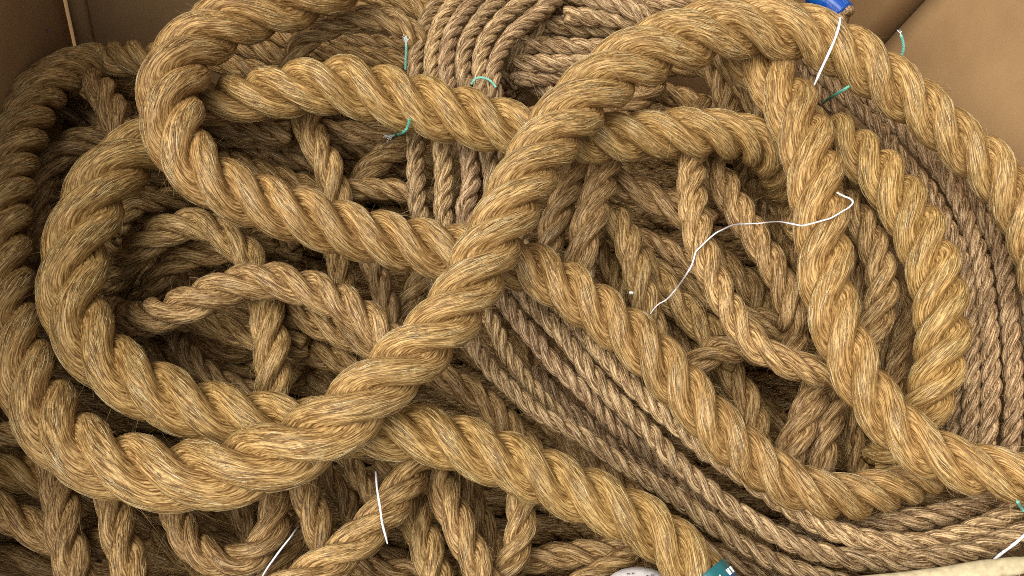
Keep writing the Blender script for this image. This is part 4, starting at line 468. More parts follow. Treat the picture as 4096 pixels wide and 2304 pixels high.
  [-342.0,116.0,-168.0,31.3,-327.8,109.3,-168.0,31.2,-313.7,102.6,-168.0,31.1,-299.7,96.0,-168.0,31.0,-285.7,89.7,-168.0,30.9,-271.8,83.7,-168.0,30.8,-258.1,77.1,-168.0,30.8,-244.4,70.6,-168.0,30.7,-230.7,64.8,-168.0,30.6,-216.7,60.5,-168.0,30.5,-202.6,59.0,-168.0,30.5,-188.9,60.9,-168.1,30.5,-175.8,65.4,-168.2,30.6,-163.1,70.9,-168.4,30.7,-150.2,76.4,-168.7,30.8,-136.9,80.7,-169.4,30.9,-123.2,83.7,-170.7,30.9,-109.4,86.4,-173.1,31.1,-95.7,89.7,-177.5,31.2,-82.1,93.9,-184.0,31.5,-75.0,95.6,-186.0,31.6]),
 ('f5', 'medium', 3, 3.0, 0.1, 'deep filler rope added at the foot of the inner left loop',
  [-312.7,31.5,-168.0,30.1,-299.7,25.8,-169.0,30.0,-286.9,19.9,-170.3,30.0,-274.3,14.8,-172.6,30.0,-261.9,11.9,-176.4,30.1,-249.0,11.3,-179.3,30.1,-235.6,12.5,-180.2,30.2,-222.0,14.0,-180.2,30.2,-208.2,14.5,-180.0,30.2,-194.3,13.0,-179.6,30.2,-180.3,10.2,-178.8,30.1,-166.3,6.6,-177.6,30.0,-152.3,2.5,-175.3,29.9,-138.2,-1.9,-172.0,29.7,-124.5,-6.0,-170.1,29.6,-111.0,-10.0,-168.9,29.5,-94.3,-14.8,-168.0,29.4]),
 ('f6', 'medium', 3, 3.0, 0.1, "deep filler rope added behind the hanging rope's foot",
  [-272.0,-14.8,-168.0,27.6,-260.3,-8.5,-162.4,27.5,-249.5,-1.2,-158.0,27.5,-239.0,6.4,-156.2,27.5,-227.4,12.1,-155.6,27.6,-214.1,13.6,-155.4,27.6,-200.6,11.4,-155.2,27.5,-187.1,7.5,-154.8,27.5,-173.7,3.1,-154.1,27.4,-160.1,-1.0,-152.5,27.3]),
 ('f7', 'medium', 3, 3.0, 0.1, 'deep filler rope added under the bottom left coil',
  [-403.1,-62.1,-168.0,32.9,-389.9,-66.8,-168.0,32.8,-376.8,-71.7,-168.0,32.7,-363.7,-76.4,-168.0,32.7,-350.6,-81.0,-168.0,32.6,-337.6,-85.1,-168.0,32.5,-324.5,-88.8,-168.0,32.4,-311.5,-92.2,-168.0,32.4,-298.5,-95.5,-168.1,32.3,-285.5,-98.4,-168.2,32.3,-272.6,-101.0,-168.3,32.3,-259.7,-103.2,-168.6,32.2,-246.9,-105.0,-169.1,32.2,-234.3,-106.4,-170.0,32.2,-221.8,-107.4,-171.5,32.3,-209.2,-108.1,-172.9,32.3,-196.4,-108.7,-173.5,32.3,-183.5,-109.0,-173.6,32.3,-170.5,-108.8,-173.0,32.3,-157.6,-107.8,-171.5,32.3,-144.9,-105.6,-170.4,32.2,-132.7,-102.4,-170.2,32.3,-120.5,-99.0,-171.0,32.4,-114.4,-97.4,-171.7,32.4]),
 ('f8', 'medium', 3, 3.0, 0.1, 'deep filler rope added along the bottom left edge',
  [-386.1,-144.6,-168.0,31.5,-373.6,-143.8,-168.0,31.5,-361.2,-142.9,-168.0,31.5,-348.7,-142.1,-168.0,31.5,-336.2,-141.3,-168.0,31.6,-323.7,-140.4,-168.0,31.6,-311.1,-139.6,-168.0,31.6,-298.6,-138.8,-167.9,31.6,-286.0,-137.9,-167.8,31.6,-273.4,-137.0,-167.7,31.6,-260.8,-136.2,-167.4,31.6,-248.1,-135.4,-166.9,31.6,-235.2,-134.7,-166.0,31.6,-222.2,-134.4,-164.5,31.6,-209.2,-134.3,-163.1,31.5,-196.4,-134.3,-162.5,31.5,-183.7,-134.4,-162.3,31.5,-171.2,-134.7,-162.9,31.5,-158.8,-135.1,-164.6,31.5,-146.4,-135.9,-166.1,31.6,-133.8,-137.0,-167.0,31.6,-121.2,-138.7,-167.5,31.6,-108.6,-140.8,-167.7,31.6,-96.0,-143.0,-167.9,31.5,-83.5,-145.3,-167.9,31.5,-70.9,-147.4,-168.0,31.5]),
 ('f9', 'medium', 3, 3.0, 0.1, 'deep filler rope added behind the hanging ropes at the bottom',
  [-102.9,-75.3,-164.3,26.6,-90.9,-79.8,-166.0,26.6,-78.6,-84.1,-166.9,26.6,-66.4,-88.7,-167.4,26.5,-54.7,-94.6,-167.7,26.5,-44.7,-102.9,-167.8,26.3,-37.5,-113.6,-167.9,26.2,-32.3,-125.3,-168.0,26.0,-27.8,-137.1,-168.0,25.9,-24.5,-149.1,-168.0,25.7,-22.1,-164.2,-168.0,25.5]),
 ('f10', 'medium', 3, 3.0, 0.1, "deep filler rope added under the level thick rope's left half",
  [-263.7,227.8,-168.0,30.9,-250.5,234.4,-168.0,31.0,-237.2,241.2,-168.0,31.1,-223.7,247.8,-168.0,31.2,-210.1,254.2,-168.1,31.3,-196.2,260.2,-168.1,31.4,-182.2,266.2,-168.2,31.4,-168.1,272.0,-168.4,31.5,-153.8,277.4,-168.8,31.6,-139.2,282.3,-169.6,31.7,-124.3,286.6,-170.9,31.8,-109.4,290.5,-173.5,31.9,-94.5,295.4,-178.4,32.1,-79.4,300.9,-184.0,32.4,-67.8,303.1,-185.3,32.5]),
 ('f11', 'medium', 3, 3.0, 0.1, "deep filler rope added in the gap above the hairpin's lower arm",
  [-224.9,184.0,-168.0,30.3,-210.0,180.6,-168.0,30.3,-195.2,176.7,-168.0,30.2,-180.4,173.6,-168.0,30.2,-165.5,172.4,-168.1,30.1,-150.9,174.1,-168.2,30.2,-136.8,178.1,-168.3,30.2,-122.7,182.7,-168.6,30.3,-108.5,186.9,-169.1,30.4,-93.9,189.4,-170.1,30.4,-79.1,190.7,-172.0,30.5,-64.4,191.9,-175.4,30.6,-49.7,193.5,-180.3,30.8,-34.5,191.8,-179.6,30.8,-23.1,187.5,-173.8,30.5]),
 ('f13', 'medium', 3, 3.0, 0.1, 'deep filler rope added across the foot of the right loop',
  [68.2,87.0,-168.0,30.9,80.7,79.9,-168.0,30.8,93.1,72.8,-168.0,30.7,105.3,65.7,-168.0,30.6,117.7,58.9,-168.0,30.5,130.0,52.4,-168.0,30.4,142.3,46.0,-168.0,30.3,154.7,39.9,-168.0,30.2,167.3,34.6,-168.0,30.1,180.3,30.2,-168.0,30.1,193.5,26.9,-168.0,30.0,206.9,24.2,-168.0,30.0,220.3,21.8,-168.0,29.9,233.7,19.4,-168.0,29.9,240.3,18.1,-168.0,29.9]),
 ('f14', 'medium', 3, 3.0, 0.1, 'deep filler rope added left of the three-strand rope',
  [159.2,187.9,-168.0,30.4,171.1,178.8,-168.0,30.2,182.9,169.8,-168.0,30.1,194.5,160.7,-168.0,30.0,205.6,151.1,-168.0,29.9,216.5,141.3,-168.0,29.7,226.8,131.2,-168.0,29.6,236.1,120.0,-168.0,29.4,243.5,107.3,-168.0,29.2,249.1,93.6,-168.0,29.1,253.8,79.6,-168.0,28.9,258.7,65.9,-168.0,28.7]),
 ('f15', 'medium', 3, 3.0, 0.1, "deep filler rope added under the hairpin's tail",
  [146.5,11.4,-168.0,29.8,155.9,1.8,-168.0,29.6,165.0,-8.0,-168.0,29.5,174.3,-17.3,-168.0,29.4,184.1,-25.9,-168.0,29.2,194.6,-33.5,-168.1,29.1,205.6,-40.2,-168.2,29.0,216.9,-46.1,-168.4,29.0,228.7,-51.1,-168.8,28.9,240.9,-55.3,-169.6,28.9,253.7,-58.3,-171.2,28.9,267.1,-60.5,-174.0,28.9,281.4,-61.9,-179.3,29.1,297.4,-62.2,-189.1,29.4]),
 ('f16', 'medium', 3, 3.0, 0.1, "deep filler rope added under the half-oval rope's foot",
  [229.6,-21.2,-168.0,27.5,243.0,-17.0,-168.3,27.5,256.6,-12.7,-168.8,27.6,270.4,-8.7,-169.6,27.7,284.6,-5.5,-171.0,27.8,299.4,-2.6,-173.8,27.9,315.1,0.9,-178.8,28.1,328.1,4.5,-185.2,28.3]),
 ('f17', 'medium', 3, 3.0, 0.1, "deep filler rope added under the thin bundle's lower lines",
  [-50.6,47.3,-181.5,30.7,-38.6,38.8,-180.7,30.6,-26.6,30.8,-180.3,30.5,-14.8,22.7,-180.0,30.3,-3.4,14.6,-180.6,30.2,7.4,5.8,-181.8,30.1,17.1,-4.8,-180.5,29.9,25.9,-16.8,-176.8,29.7,34.1,-29.2,-172.8,29.3,42.1,-40.8,-170.6,29.1,50.0,-51.9,-169.4,28.9,58.3,-62.4,-168.7,28.7,67.0,-72.2,-168.4,28.6,75.6,-81.8,-168.2,28.4,84.2,-91.3,-168.1,28.3,92.9,-100.5,-168.0,28.1,101.9,-109.3,-168.0,28.0,111.2,-117.5,-168.0,27.9,121.1,-124.9,-168.0,27.8,131.5,-131.4,-168.0,27.7,142.4,-136.9,-168.0,27.6,153.8,-141.5,-168.0,27.5,165.3,-145.7,-168.0,27.5,176.8,-149.5,-168.0,27.4,188.3,-153.4,-168.0,27.4,202.4,-158.6,-168.0,27.3]),
 ('f18', 'medium', 3, 3.0, 0.1, "deep filler rope added under the thin bundle's upper lines",
  [13.2,32.2,-169.9,30.2,23.0,21.0,-167.5,29.9,32.7,10.4,-166.3,29.7,42.3,0.1,-165.8,29.6,51.8,-9.5,-166.7,29.4,61.4,-19.1,-167.3,29.3,70.9,-28.7,-167.6,29.2,80.5,-38.0,-167.8,29.1,90.0,-47.2,-167.9,28.9,99.5,-56.3,-168.0,28.8,109.0,-65.2,-168.0,28.7,118.6,-73.8,-168.0,28.5,128.3,-82.1,-168.0,28.4,138.2,-90.1,-168.0,28.3,148.2,-97.7,-168.0,28.2,158.4,-104.9,-168.0,28.1,168.6,-111.9,-168.0,28.0,178.8,-118.8,-168.0,27.9,191.3,-127.5,-168.0,27.7]),
 ('f19', 'medium', 3, 3.0, 0.1, "deep filler rope added under the right-hand bundle's inner side",
  [283.2,207.7,-168.0,32.7,290.7,194.2,-168.0,32.5,298.5,181.0,-168.0,32.3,306.2,168.1,-168.0,32.1,313.6,155.1,-168.0,31.9,320.4,141.8,-168.0,31.7,326.3,128.1,-168.0,31.5,331.1,114.0,-168.0,31.3,335.1,99.7,-167.9,31.1,338.5,85.3,-167.9,30.9,341.2,70.8,-167.8,30.7,343.2,56.2,-167.6,30.4,344.5,41.6,-167.2,30.2,344.7,26.8,-166.6,30.0,343.6,11.9,-165.5,29.7,341.7,-2.6,-165.2,29.5,339.5,-16.3,-166.7,29.3,336.4,-29.9,-167.8,29.2,332.5,-43.2,-169.0,29.0,326.9,-55.8,-170.5,28.9,320.1,-67.1,-173.2,28.8,312.8,-80.3,-179.8,28.8]),
 ('f20', 'medium', 3, 3.0, 0.1, "deep filler rope added under the right-hand bundle's outer side",
  [379.8,138.2,-168.0,31.7,381.8,122.8,-168.0,31.4,384.1,107.7,-168.0,31.2,386.3,92.8,-168.0,31.0,388.2,78.1,-168.0,30.8,389.6,63.3,-168.0,30.6,389.9,48.5,-168.1,30.3,389.2,33.7,-168.1,30.1,387.5,19.1,-168.3,29.9,385.0,4.6,-168.5,29.7,382.1,-9.6,-169.0,29.5,378.8,-23.4,-170.0,29.3,375.1,-36.6,-171.7,29.2,371.5,-49.2,-175.0,29.1,369.1,-60.9,-181.1,29.1,368.4,-66.5,-184.9,29.2]),
 ('f21', 'medium', 3, 3.0, 0.1, 'deep filler rope added under the upright thin bundle',
  [-104.0,343.1,-168.0,32.5,-91.2,326.3,-163.6,32.1,-78.5,309.7,-158.5,31.8,-67.0,296.8,-158.9,31.6,-57.8,284.1,-162.3,31.5,-51.3,268.4,-164.0,31.3,-47.1,250.7,-164.2,31.1,-44.4,232.0,-162.8,30.8,-42.9,212.1,-159.3,30.4,-42.8,192.6,-156.0,30.1,-43.9,177.8,-159.6,30.0,-45.1,164.0,-164.9,29.9,-45.8,153.3,-168.0,29.9]),
 ('f22', 'medium', 3, 3.0, 0.1, 'deep filler rope added under the crossing of diagonal and hairpin',
  [-87.7,123.3,-168.0,29.5,-78.5,106.9,-162.1,29.1,-70.1,92.9,-160.8,28.8,-61.6,80.9,-162.4,28.7,-52.2,68.9,-161.9,28.5,-41.7,57.3,-159.6,28.3,-30.7,46.8,-157.8,28.1,-19.8,37.0,-156.7,27.9,-9.2,27.1,-155.9,27.8,0.7,16.4,-154.3,27.6,10.2,5.5,-153.0,27.4,21.8,-7.5,-152.3,27.2]),
 ('f23', 'medium', 3, 3.0, 0.1, "deep filler rope added under the three-strand rope's lower end",
  [213.9,-107.2,-168.0,28.0,226.7,-105.3,-167.9,28.1,239.6,-103.4,-167.7,28.1,252.4,-101.5,-167.5,28.1,265.3,-99.7,-167.1,28.1,278.0,-98.0,-166.4,28.1,290.5,-96.6,-165.1,28.1,302.6,-95.5,-162.7,28.1,314.6,-94.2,-160.4,28.0,328.4,-91.5,-162.2,28.1,342.3,-88.1,-164.3,28.2,355.6,-84.5,-165.0,28.3,368.5,-80.8,-164.6,28.3,382.4,-76.6,-166.2,28.4,389.9,-74.3,-168.0,28.5]),
 ('c10', 'thin', 3, 2.9, 1.0, 'dark coil line in the shaded hollow just below the fuzzy lit rope',
  [41.5,265.5,-60.9,15.7,55.3,266.4,-62.9,15.7,69.2,266.8,-64.6,15.8,83.1,266.5,-65.7,15.8,96.9,265.2,-66.1,15.8,110.4,262.9,-66.0,15.8,117.2,261.6,-65.7,15.8]),
 ('c11', 'thin', 3, 2.9, 0.4, 'dark coil line between the others in the shaded hollow',
  [16.6,261.7,-80.8,16.0,31.2,265.2,-86.3,16.1,45.8,266.9,-89.5,16.2,60.5,267.6,-91.3,16.2,75.1,267.7,-92.6,16.2,89.7,267.2,-93.3,16.2,107.8,266.0,-93.5,16.2]),
 ('c12', 'thin', 3, 2.9, 0.4, 'dark coil line low in the shaded hollow behind the diagonal',
  [3.8,249.2,-89.2,16.0,17.7,248.5,-88.8,16.0,31.6,247.2,-87.7,16.0,45.4,246.2,-87.1,16.0,59.2,245.9,-86.9,16.0,73.1,246.3,-86.9,16.0,87.0,246.9,-87.1,16.0]),
]
AROUND = {'thick': 34, 'medium': 22, 'thin': 14}
STEP = {'thick': .095, 'medium': .14, 'thin': .15}
GROUP = {'thick': 'thick ropes piled in the box', 'medium': 'medium ropes piled in the box', 'thin': 'thin ropes of the coiled bundles'}
NAME = {'thick': 'thick_rope', 'medium': 'medium_rope', 'thin': 'thin_rope'}
rope_axis = {}

def build_rope(ident, cls, n, lay, dense, label, pts):
    P = np.array(pts, float).reshape(-1, 4)/1000.0
    Dm = P[:, 3].mean()
    q, s = resample(P, STEP[cls]*Dm); C, D = q[:, :3], q[:, 3]
    T, N, B = frames(C); rope_axis[ident] = (C, D, T, N, B, s)
    root = empty(NAME[cls], tuple(C[len(C)//2])); tag(root, label, 'rope', GROUP[cls])
    v_ = rng.uniform(.88, 1.10)*(1.06 if cls == 'thick' else 1); tint = (v_, v_*rng.uniform(.985, 1.02), v_*rng.uniform(.92, 1.02), 1)
    rc_, ar_, at_ = {3: (.262, .240, .224), 4: (.288, .220, .218)}[n]
    L = np.interp(s/s[-1], np.linspace(0, 1, len(np.atleast_1d(lay))), np.atleast_1d(lay))*D      # length of one turn, along the rope
    theta = 2*np.pi*np.cumsum(np.r_[0, np.diff(s)]/L*(1+smooth_noise(len(s), 18, .05)))+rng.uniform(0, 6.28)
    m = AROUND[cls]; ph = np.linspace(-np.pi, np.pi, m, endpoint=False)
    fv, fl, ft = [], [], []            # loose fibres
    nvert = 0
    for k in range(n):
        th = theta+2*np.pi*k/n+smooth_noise(len(s), 14, .05)
        rc = rc_*D*(1+smooth_noise(len(s), 10, .03))
        rad = N*np.cos(th)[:, None]+B*np.sin(th)[:, None]
        c = C+rad*rc[:, None]; t = nz(np.gradient(c, axis=0))
        e = nz(rad-t*(rad*t).sum(1)[:, None]); b = np.cross(t, e)
        sl = np.r_[0, np.cumsum(np.linalg.norm(np.diff(c, axis=0), axis=1))]
        cosa = 1/np.sqrt(1+(2*np.pi*rc_*D/L)**2)                # strands just touch their neighbours: deep grooves
        a_r = ar_*D*(1+smooth_noise(len(s), 9, .035)); a_t = np.pi*rc_*cosa/n*1.0*D*(1+smooth_noise(len(s), 9, .02))
        kt = -math.tan(R(24))/(ar_*Dm)                         # fibres lie near the rope's own direction
        tw = kt*sl+smooth_noise(len(s), 12, .05)
        psi = ph[None]-tw[:, None]
        # yarns: shallow ridges that follow the fibres, uneven in width
        ridge = np.zeros_like(psi)
        for f_, a_ in ((7, .010), (11, .012), (17, .010), (23, .006)):
            ridge += a_*np.sin(f_*psi+rng.uniform(0, 6.28)+smooth_noise(len(s), 16, .8)[:, None])
        rr = 1+ridge
        cs, sn = np.sign(np.cos(ph))*np.abs(np.cos(ph))**.82, np.sign(np.sin(ph))*np.abs(np.sin(ph))**.82      # pressed a little square
        off = (cs[None]*rr)[..., None]*(e*a_r[:, None])[:, None]+(sn[None]*rr)[..., None]*(b*a_t[:, None])[:, None]
        V = c[:, None]+off
        fib = np.stack([np.cos(psi)*ar_*Dm*1000, np.sin(psi)*ar_*Dm*1000, np.repeat(sl[:, None]*1000, m, 1)], -1)
        l, st = grid_faces(len(s), m)
        so = link_mesh('strand', np_mesh('strand', V.reshape(-1, 3), l, st, True, {'fib': fib.reshape(-1, 3)}), MS[cls], root); so.color = tint
        # ---- fibres lying on the strand and hairs standing off it
        length = sl[-1]
        for kind, per_m in (('lie', {'thick': 3100, 'medium': 1500, 'thin': 850}[cls]), ('hair', {'thick': 380, 'medium': 180, 'thin': 260}[cls])):
            cnt = int(length*per_m*dense)
            if cnt < 1: continue
            ns = 4 if kind == 'lie' else 5
            ln = rng.uniform(.005, .015, cnt)*(1 if cls == 'thick' else .75) if kind == 'lie' else np.where(rng.random(cnt) < .05, rng.uniform(.014, .034, cnt), rng.uniform(.003, .012, cnt))
            s0 = rng.uniform(0, max(length-.01, .005), cnt); u = np.linspace(0, 1, ns)
            ss = np.clip(s0[:, None]+ln[:, None]*u[None], 0, length)
            f0 = rng.normal(.15 if kind == 'lie' else 0, .6, cnt); keep = np.abs(f0) < (.9 if kind == 'lie' else 1.15)
            ss, f0, ln, s0 = ss[keep], f0[keep], ln[keep], s0[keep]; cnt = len(f0)
            if not cnt: continue
            fi = np.interp(ss, sl, np.arange(len(sl))); i0 = np.clip(fi.astype(int), 0, len(sl)-2); w = (fi-i0)[..., None]
            def at(a): return a[i0]*(1-w)+a[i0+1]*w
            def at1(a): return a[i0]*(1-w[..., 0])+a[i0+1]*w[..., 0]
            ang = f0[:, None]+kt*(ss-s0[:, None])*(1.0 if kind == 'lie' else rng.uniform(-1.5, 2, cnt)[:, None])+rng.normal(0, .10, cnt)[:, None]*u[None]
            if kind == 'lie':                                   # fibres stay on the outer face, they do not bridge the grooves
                good = (np.abs(ang[:, 0]) < .8) & (np.abs(ang[:, -1]) < .8)
                ang, ss, ln, f0 = ang[good], ss[good], ln[good], f0[good]; cnt = len(f0)
                if not cnt: continue
                fi = np.interp(ss, sl, np.arange(len(sl))); i0 = np.clip(fi.astype(int), 0, len(sl)-2); w = (fi-i0)[..., None]
            if kind == 'lie':
                lift = .9975+.022*np.sin(np.pi*u)[None]*rng.uniform(.2, 1.4, cnt)[:, None]+.004
            else:
                h = rng.gamma(1.6, .0016, cnt)/(ar_*Dm)
                lift = .99+h[:, None]*(u[None]**1.5)
            ep, bp, cp = at(e), at(b), at(c); ar, atn = at1(a_r), at1(a_t)
            nrm = ep*np.cos(ang)[..., None]+bp*np.sin(ang)[..., None]
            sq = lambda x: np.sign(x)*np.abs(x)**.82
            p = cp+(ep*(sq(np.cos(ang))*ar)[..., None]+bp*(sq(np.sin(ang))*atn)[..., None])*lift[..., None]
            if kind == 'hair':
                wob = rng.normal(0, 1, (cnt, 1, 3))*ln[:, None, None]*.35
                p = p+wob*(u[None, :, None]**2)+rng.normal(0, 1, (cnt, 1, 3))*ln[:, None, None]*.10*np.sin(u*np.pi)[None, :, None]
            tn = nz(np.gradient(p, axis=1)); side = nz(np.cross(tn, nrm))
            hw = (rng.uniform(.00008, .00026, cnt) if kind == 'lie' else rng.uniform(.00005, .00011, cnt))[:, None]*np.array([.5]+[1]*(ns-2)+[.35])[None]
            hw = hw*({'thick': 1.0, 'medium': .85, 'thin': .75}[cls])
            # three-sided fibre
            ring = np.stack([p+side*hw[..., None], p+nz(nrm)*(hw*.8)[..., None], p-side*hw[..., None]], 2)
            base = nvert+np.arange(cnt)[:, None, None, None]*(ns*3)
            ii = np.arange(ns-1)[None, :, None, None]*3; jj = np.array([0, 1, 2])[None, None, :, None]
            j2 = (jj+1) % 3
            quad = np.concatenate(np.broadcast_arrays(base+ii+jj, base+ii+3+jj, base+ii+3+j2, base+ii+j2), -1).reshape(-1, 4)
            fv.append(ring.reshape(-1, 3)); fl.append(quad)
            tone = np.clip(rng.beta(1.5, 1.1, cnt), 0, 1); tone[rng.random(cnt) < .025] = .02
            if kind == 'hair': tone = np.where(rng.random(cnt) < .2, .85, tone*.45+.12)
            ft.append(np.repeat(tone, ns*3)); nvert += cnt*ns*3
    if fv:
        quads = np.vstack(fl)
        me = np_mesh('loose_fibre', np.vstack(fv), quads.ravel(), np.arange(0, quads.size, 4), True, {'tone': np.concatenate(ft)})
        o = link_mesh('loose_fibre', me, MF[cls], root); o['kind'] = 'stuff'; o.color = tint
    return root
roots = {}
for ident, cls, n, lay, dense, label, pts in ROPES:
    roots[ident] = build_rope(ident, cls, n, lay, dense, label, pts)

# filler heap below, one mass, added to block light under the gaps
V_, L_, S_, F_ = [], [], [], []; nv_ = nl_ = 0
for i, y in enumerate(np.arange(-.255, .29, .0215)):
    for z0, dz in ((-.225, 0.0), (-.251, .0107)):
        xs = np.linspace(-.41, .33, 19)
        pit = sum(.035*np.exp(-((xs-px)**2+(y-py)**2)/.0011) for px, py in ((.10, .04), (-.15, .14), (-.02, -.16), (.04, -.18), (.18, -.02)))  # filler heap sunk here so the gaps above stay darker
        q, s = resample(np.stack([xs, y+dz+rng.normal(0, .003, 19), z0-pit+rng.normal(0, .004, 19)], 1), .004); T, N, B = frames(q)
        for k in range(3):
            th = s/.075*2*np.pi+k*2.094+i
            c = q+(N*np.cos(th)[:, None]+B*np.sin(th)[:, None])*.0062
            v, l, st = tube(c, .0066, 6, ds=.009)
            V_.append(v); L_ += [a+nv_ for a in l]; S_ += [a+nl_ for a in st]; nv_ += len(v); nl_ += len(l)
            F_.append(v*1000*np.array([.12, 1, 1])[None])
heap = link_mesh('filler_rope_heap', np_mesh('filler_rope_heap', np.vstack(V_), L_, S_, True, {'fib': np.vstack(F_)}), MS['medium'])
tag(heap, 'filler mass of ropes added under the heap to block light', kind='stuff')

mat_of = {'green': M_GREEN, 'dkgreen': M_DKGREEN}
CORDS = [
 ('wt1', 'white_thread', 'white plastic thread hanging from the blue tape over the top arc', 'thread', 'white plastic threads on the ropes', 0.0009, 0.5, '', [221.2, 181.9, 41.1, 220.2, 176.9, 39.8, 218.9, 172.3, 38.1, 217.2, 168.1, 36.2, 215.3, 163.9, 34.3, 213.3, 159.9, 32.4, 211.3, 155.9, 30.4, 209.3, 152.1, 28.1, 207.7, 149.0, 25.0, 206.6, 146.8, 20.5, 205.9, 145.5, 14.6]),
 ('wt2', 'white_thread', 'long white plastic thread wandering across the right loop of ropes', 'thread', 'white plastic threads on the ropes', 0.00075, 0.6, '', [205.4, 52.5, 30.6, 209.3, 50.2, 30.2, 212.8, 47.4, 31.6, 213.4, 43.2, 34.1, 209.4, 38.4, 35.7, 204.9, 35.4, 36.5, 200.9, 32.9, 36.2, 196.9, 31.0, 35.4, 192.5, 29.9, 34.9, 188.2, 28.8, 34.4, 183.9, 27.8, 33.9, 179.6, 27.2, 33.3, 175.5, 28.5, 32.6, 172.1, 31.2, 29.4, 171.5, 39.5, 15.6, 174.3, 54.2, -11.7, 174.5, 64.1, -31.0, 170.5, 65.8, -35.3, 165.6, 65.7, -35.6, 160.4, 65.2, -35.1, 154.1, 61.9, -29.5, 146.1, 52.8, -15.2, 138.8, 43.9, -2.9, 133.5, 39.4, 1.2, 129.5, 36.2, 1.2, 126.0, 33.2, 0.1, 122.6, 30.3, -1.3, 119.5, 27.2, -2.7, 118.2, 23.1, -4.7, 116.7, 19.1, -6.6, 114.6, 16.1, -9.8, 113.8, 17.2, -21.5, 114.6, 23.3, -43.7, 113.2, 24.6, -55.6, 109.3, 19.1, -52.8, 105.1, 14.2, -50.2, 100.6, 11.6, -50.3, 97.1, 8.6, -51.6, 94.3, 4.9, -53.3]),
 ('wt3', 'white_thread', 'short straight white thread lying on the bright slanting rope at the bottom', 'thread', 'white plastic threads on the ropes', 0.0007, 0.7, '', [-82.9, -114.8, -17.8, -81.5, -121.1, -11.4, -80.5, -126.5, -7.7, -79.5, -131.3, -6.3, -78.6, -135.6, -6.4, -77.8, -139.7, -7.5, -77.2, -143.6, -9.1, -76.6, -147.5, -10.9, -75.6, -151.3, -12.7, -74.5, -155.1, -14.5, -73.4, -158.9, -16.3]),
 ('wt4', 'white_thread', 'fine white thread in the bottom left shadow slanting to the frame edge', 'thread', 'white plastic threads on the ropes', 0.0007, 0.7, '', [-136.7, -136.2, -68.4, -136.0, -143.6, -52.4, -137.3, -148.6, -46.8, -139.9, -152.2, -46.8, -142.7, -155.5, -48.1, -145.4, -158.8, -49.6, -148.1, -162.2, -51.2, -150.8, -165.6, -52.9, -153.5, -168.8, -56.1, -157.1, -171.4, -63.7, -161.7, -173.3, -74.9]),
 ('wt5', 'white_thread', 'white thread at the bottom right corner meeting the cardboard edge', 'thread', 'white plastic threads on the ropes', 0.001, 0.6, '', [303.0, -151.9, -2.4, 299.8, -154.6, -3.6, 296.6, -157.3, -4.9, 293.3, -160.0, -6.1, 289.8, -162.4, -7.3, 286.3, -164.7, -8.4, 282.9, -167.2, -9.8, 279.7, -169.6, -11.5]),
 ('gs1', 'green_string', 'pale green string standing up with a frayed tip behind the level thick rope', 'string', 'green strings tying the thin bundles', 0.0009, 1, 'green', [-77.9, 188.4, -26.0, -77.1, 191.3, -18.0, -76.2, 194.1, -10.0, -75.9, 195.6, -6.0]),
 ('gs2', 'green_string', 'bright green string arched over the upright bundle above the level thick rope', 'string', 'green strings tying the thin bundles', 0.0009, 1, 'green', [-30.2, 182.3, -35.7, -26.3, 185.2, -32.4, -20.6, 185.1, -31.6, -15.4, 182.8, -32.6, -11.7, 178.7, -34.5]),
 ('gs3', 'green_string', 'dull green string end curling out below the level thick rope', 'string', 'green strings tying the thin bundles', 0.001, 1, 'dkgreen', [-69.0, 119.0, 13.3, -70.4, 116.9, 7.8, -74.1, 119.2, -2.6, -85.1, 155.8, -61.9, -88.6, 154.8, -62.1]),
 ('gs4', 'green_string', 'dark green string tied across the right-hand bundle under the top arc', 'string', 'green strings tying the thin bundles', 0.001, 1, 'dkgreen', [240.6, 192.2, -73.4, 234.0, 172.7, -39.3, 225.9, 149.8, -1.7, 224.9, 141.4, 14.9, 228.6, 142.5, 17.9]),
 ('gs5', 'green_string', 'short pale green string standing up against the right cardboard wall', 'string', 'green strings tying the thin bundles', 0.0011, 1, 'green', [277.4, 183.9, -8.0, 277.5, 186.5, 0.0, 275.6, 188.8, 6.0, 272.9, 190.8, 11.0]),
 ('gs6', 'green_string', 'green string end at the right frame edge under the three-strand rope', 'string', 'green strings tying the thin bundles', 0.001, 1, 'green', [290.1, -140.7, 11.6, 302.1, -138.3, -11.5, 305.8, -140.4, -14.5, 305.2, -145.6, -4.5]),
]
BOX = {'left': [[-427.2, -336.3, -300.0], [-402.9, 254.7, -300.0], [-331.7, 383.5, 200.0], [-356.1, -207.5, 180.0]], 'right': [[268.8, 287.8, -300.0], [262.5, -192.5, -300.0], [440.6, -150.4, 180.0], [446.8, 330.0, 200.0]], 'back': [[-432.9, 262.2, -300.0], [272.8, 290.7, -300.0], [450.8, 332.9, 200.0], [-361.7, 391.0, 200.0]], 'floor': [[-427.2, -336.3, -300.0], [262.5, -192.5, -300.0], [268.8, 287.8, -300.0], [-402.9, 254.7, -300.0]], 'front': [[263.0, -196.5, -300.0], [-426.8, -340.3, -300.0], [-382.3, -259.9, 4.0], [374.1, -170.2, 4.0]], 'edge': [[-367.7, -254.1, 12.0], [362.3, -167.6, 12.0]], 'crease': [[-391.5, 259.6, -290.0], [-378.7, 282.8, -200.0], [-364.5, 308.5, -100.0], [-350.2, 334.3, 0.0], [-336.0, 360.0, 100.0], [-322.5, 384.5, 195.0]], 'hole': [-373.4, 266.0, -79.4]}
TAPE_S = 0.6193; TAPE_LET = (-1.05, -.300, -.75)
BLUE_S = (0.0335, 0.0639)
PAPER = [[75.3, -181.2, -36.0], [20.2, 0.0, 0.0], [0.6, 12.7, 0.0]]
SPECK = [80.6, 19.6, -50.7]
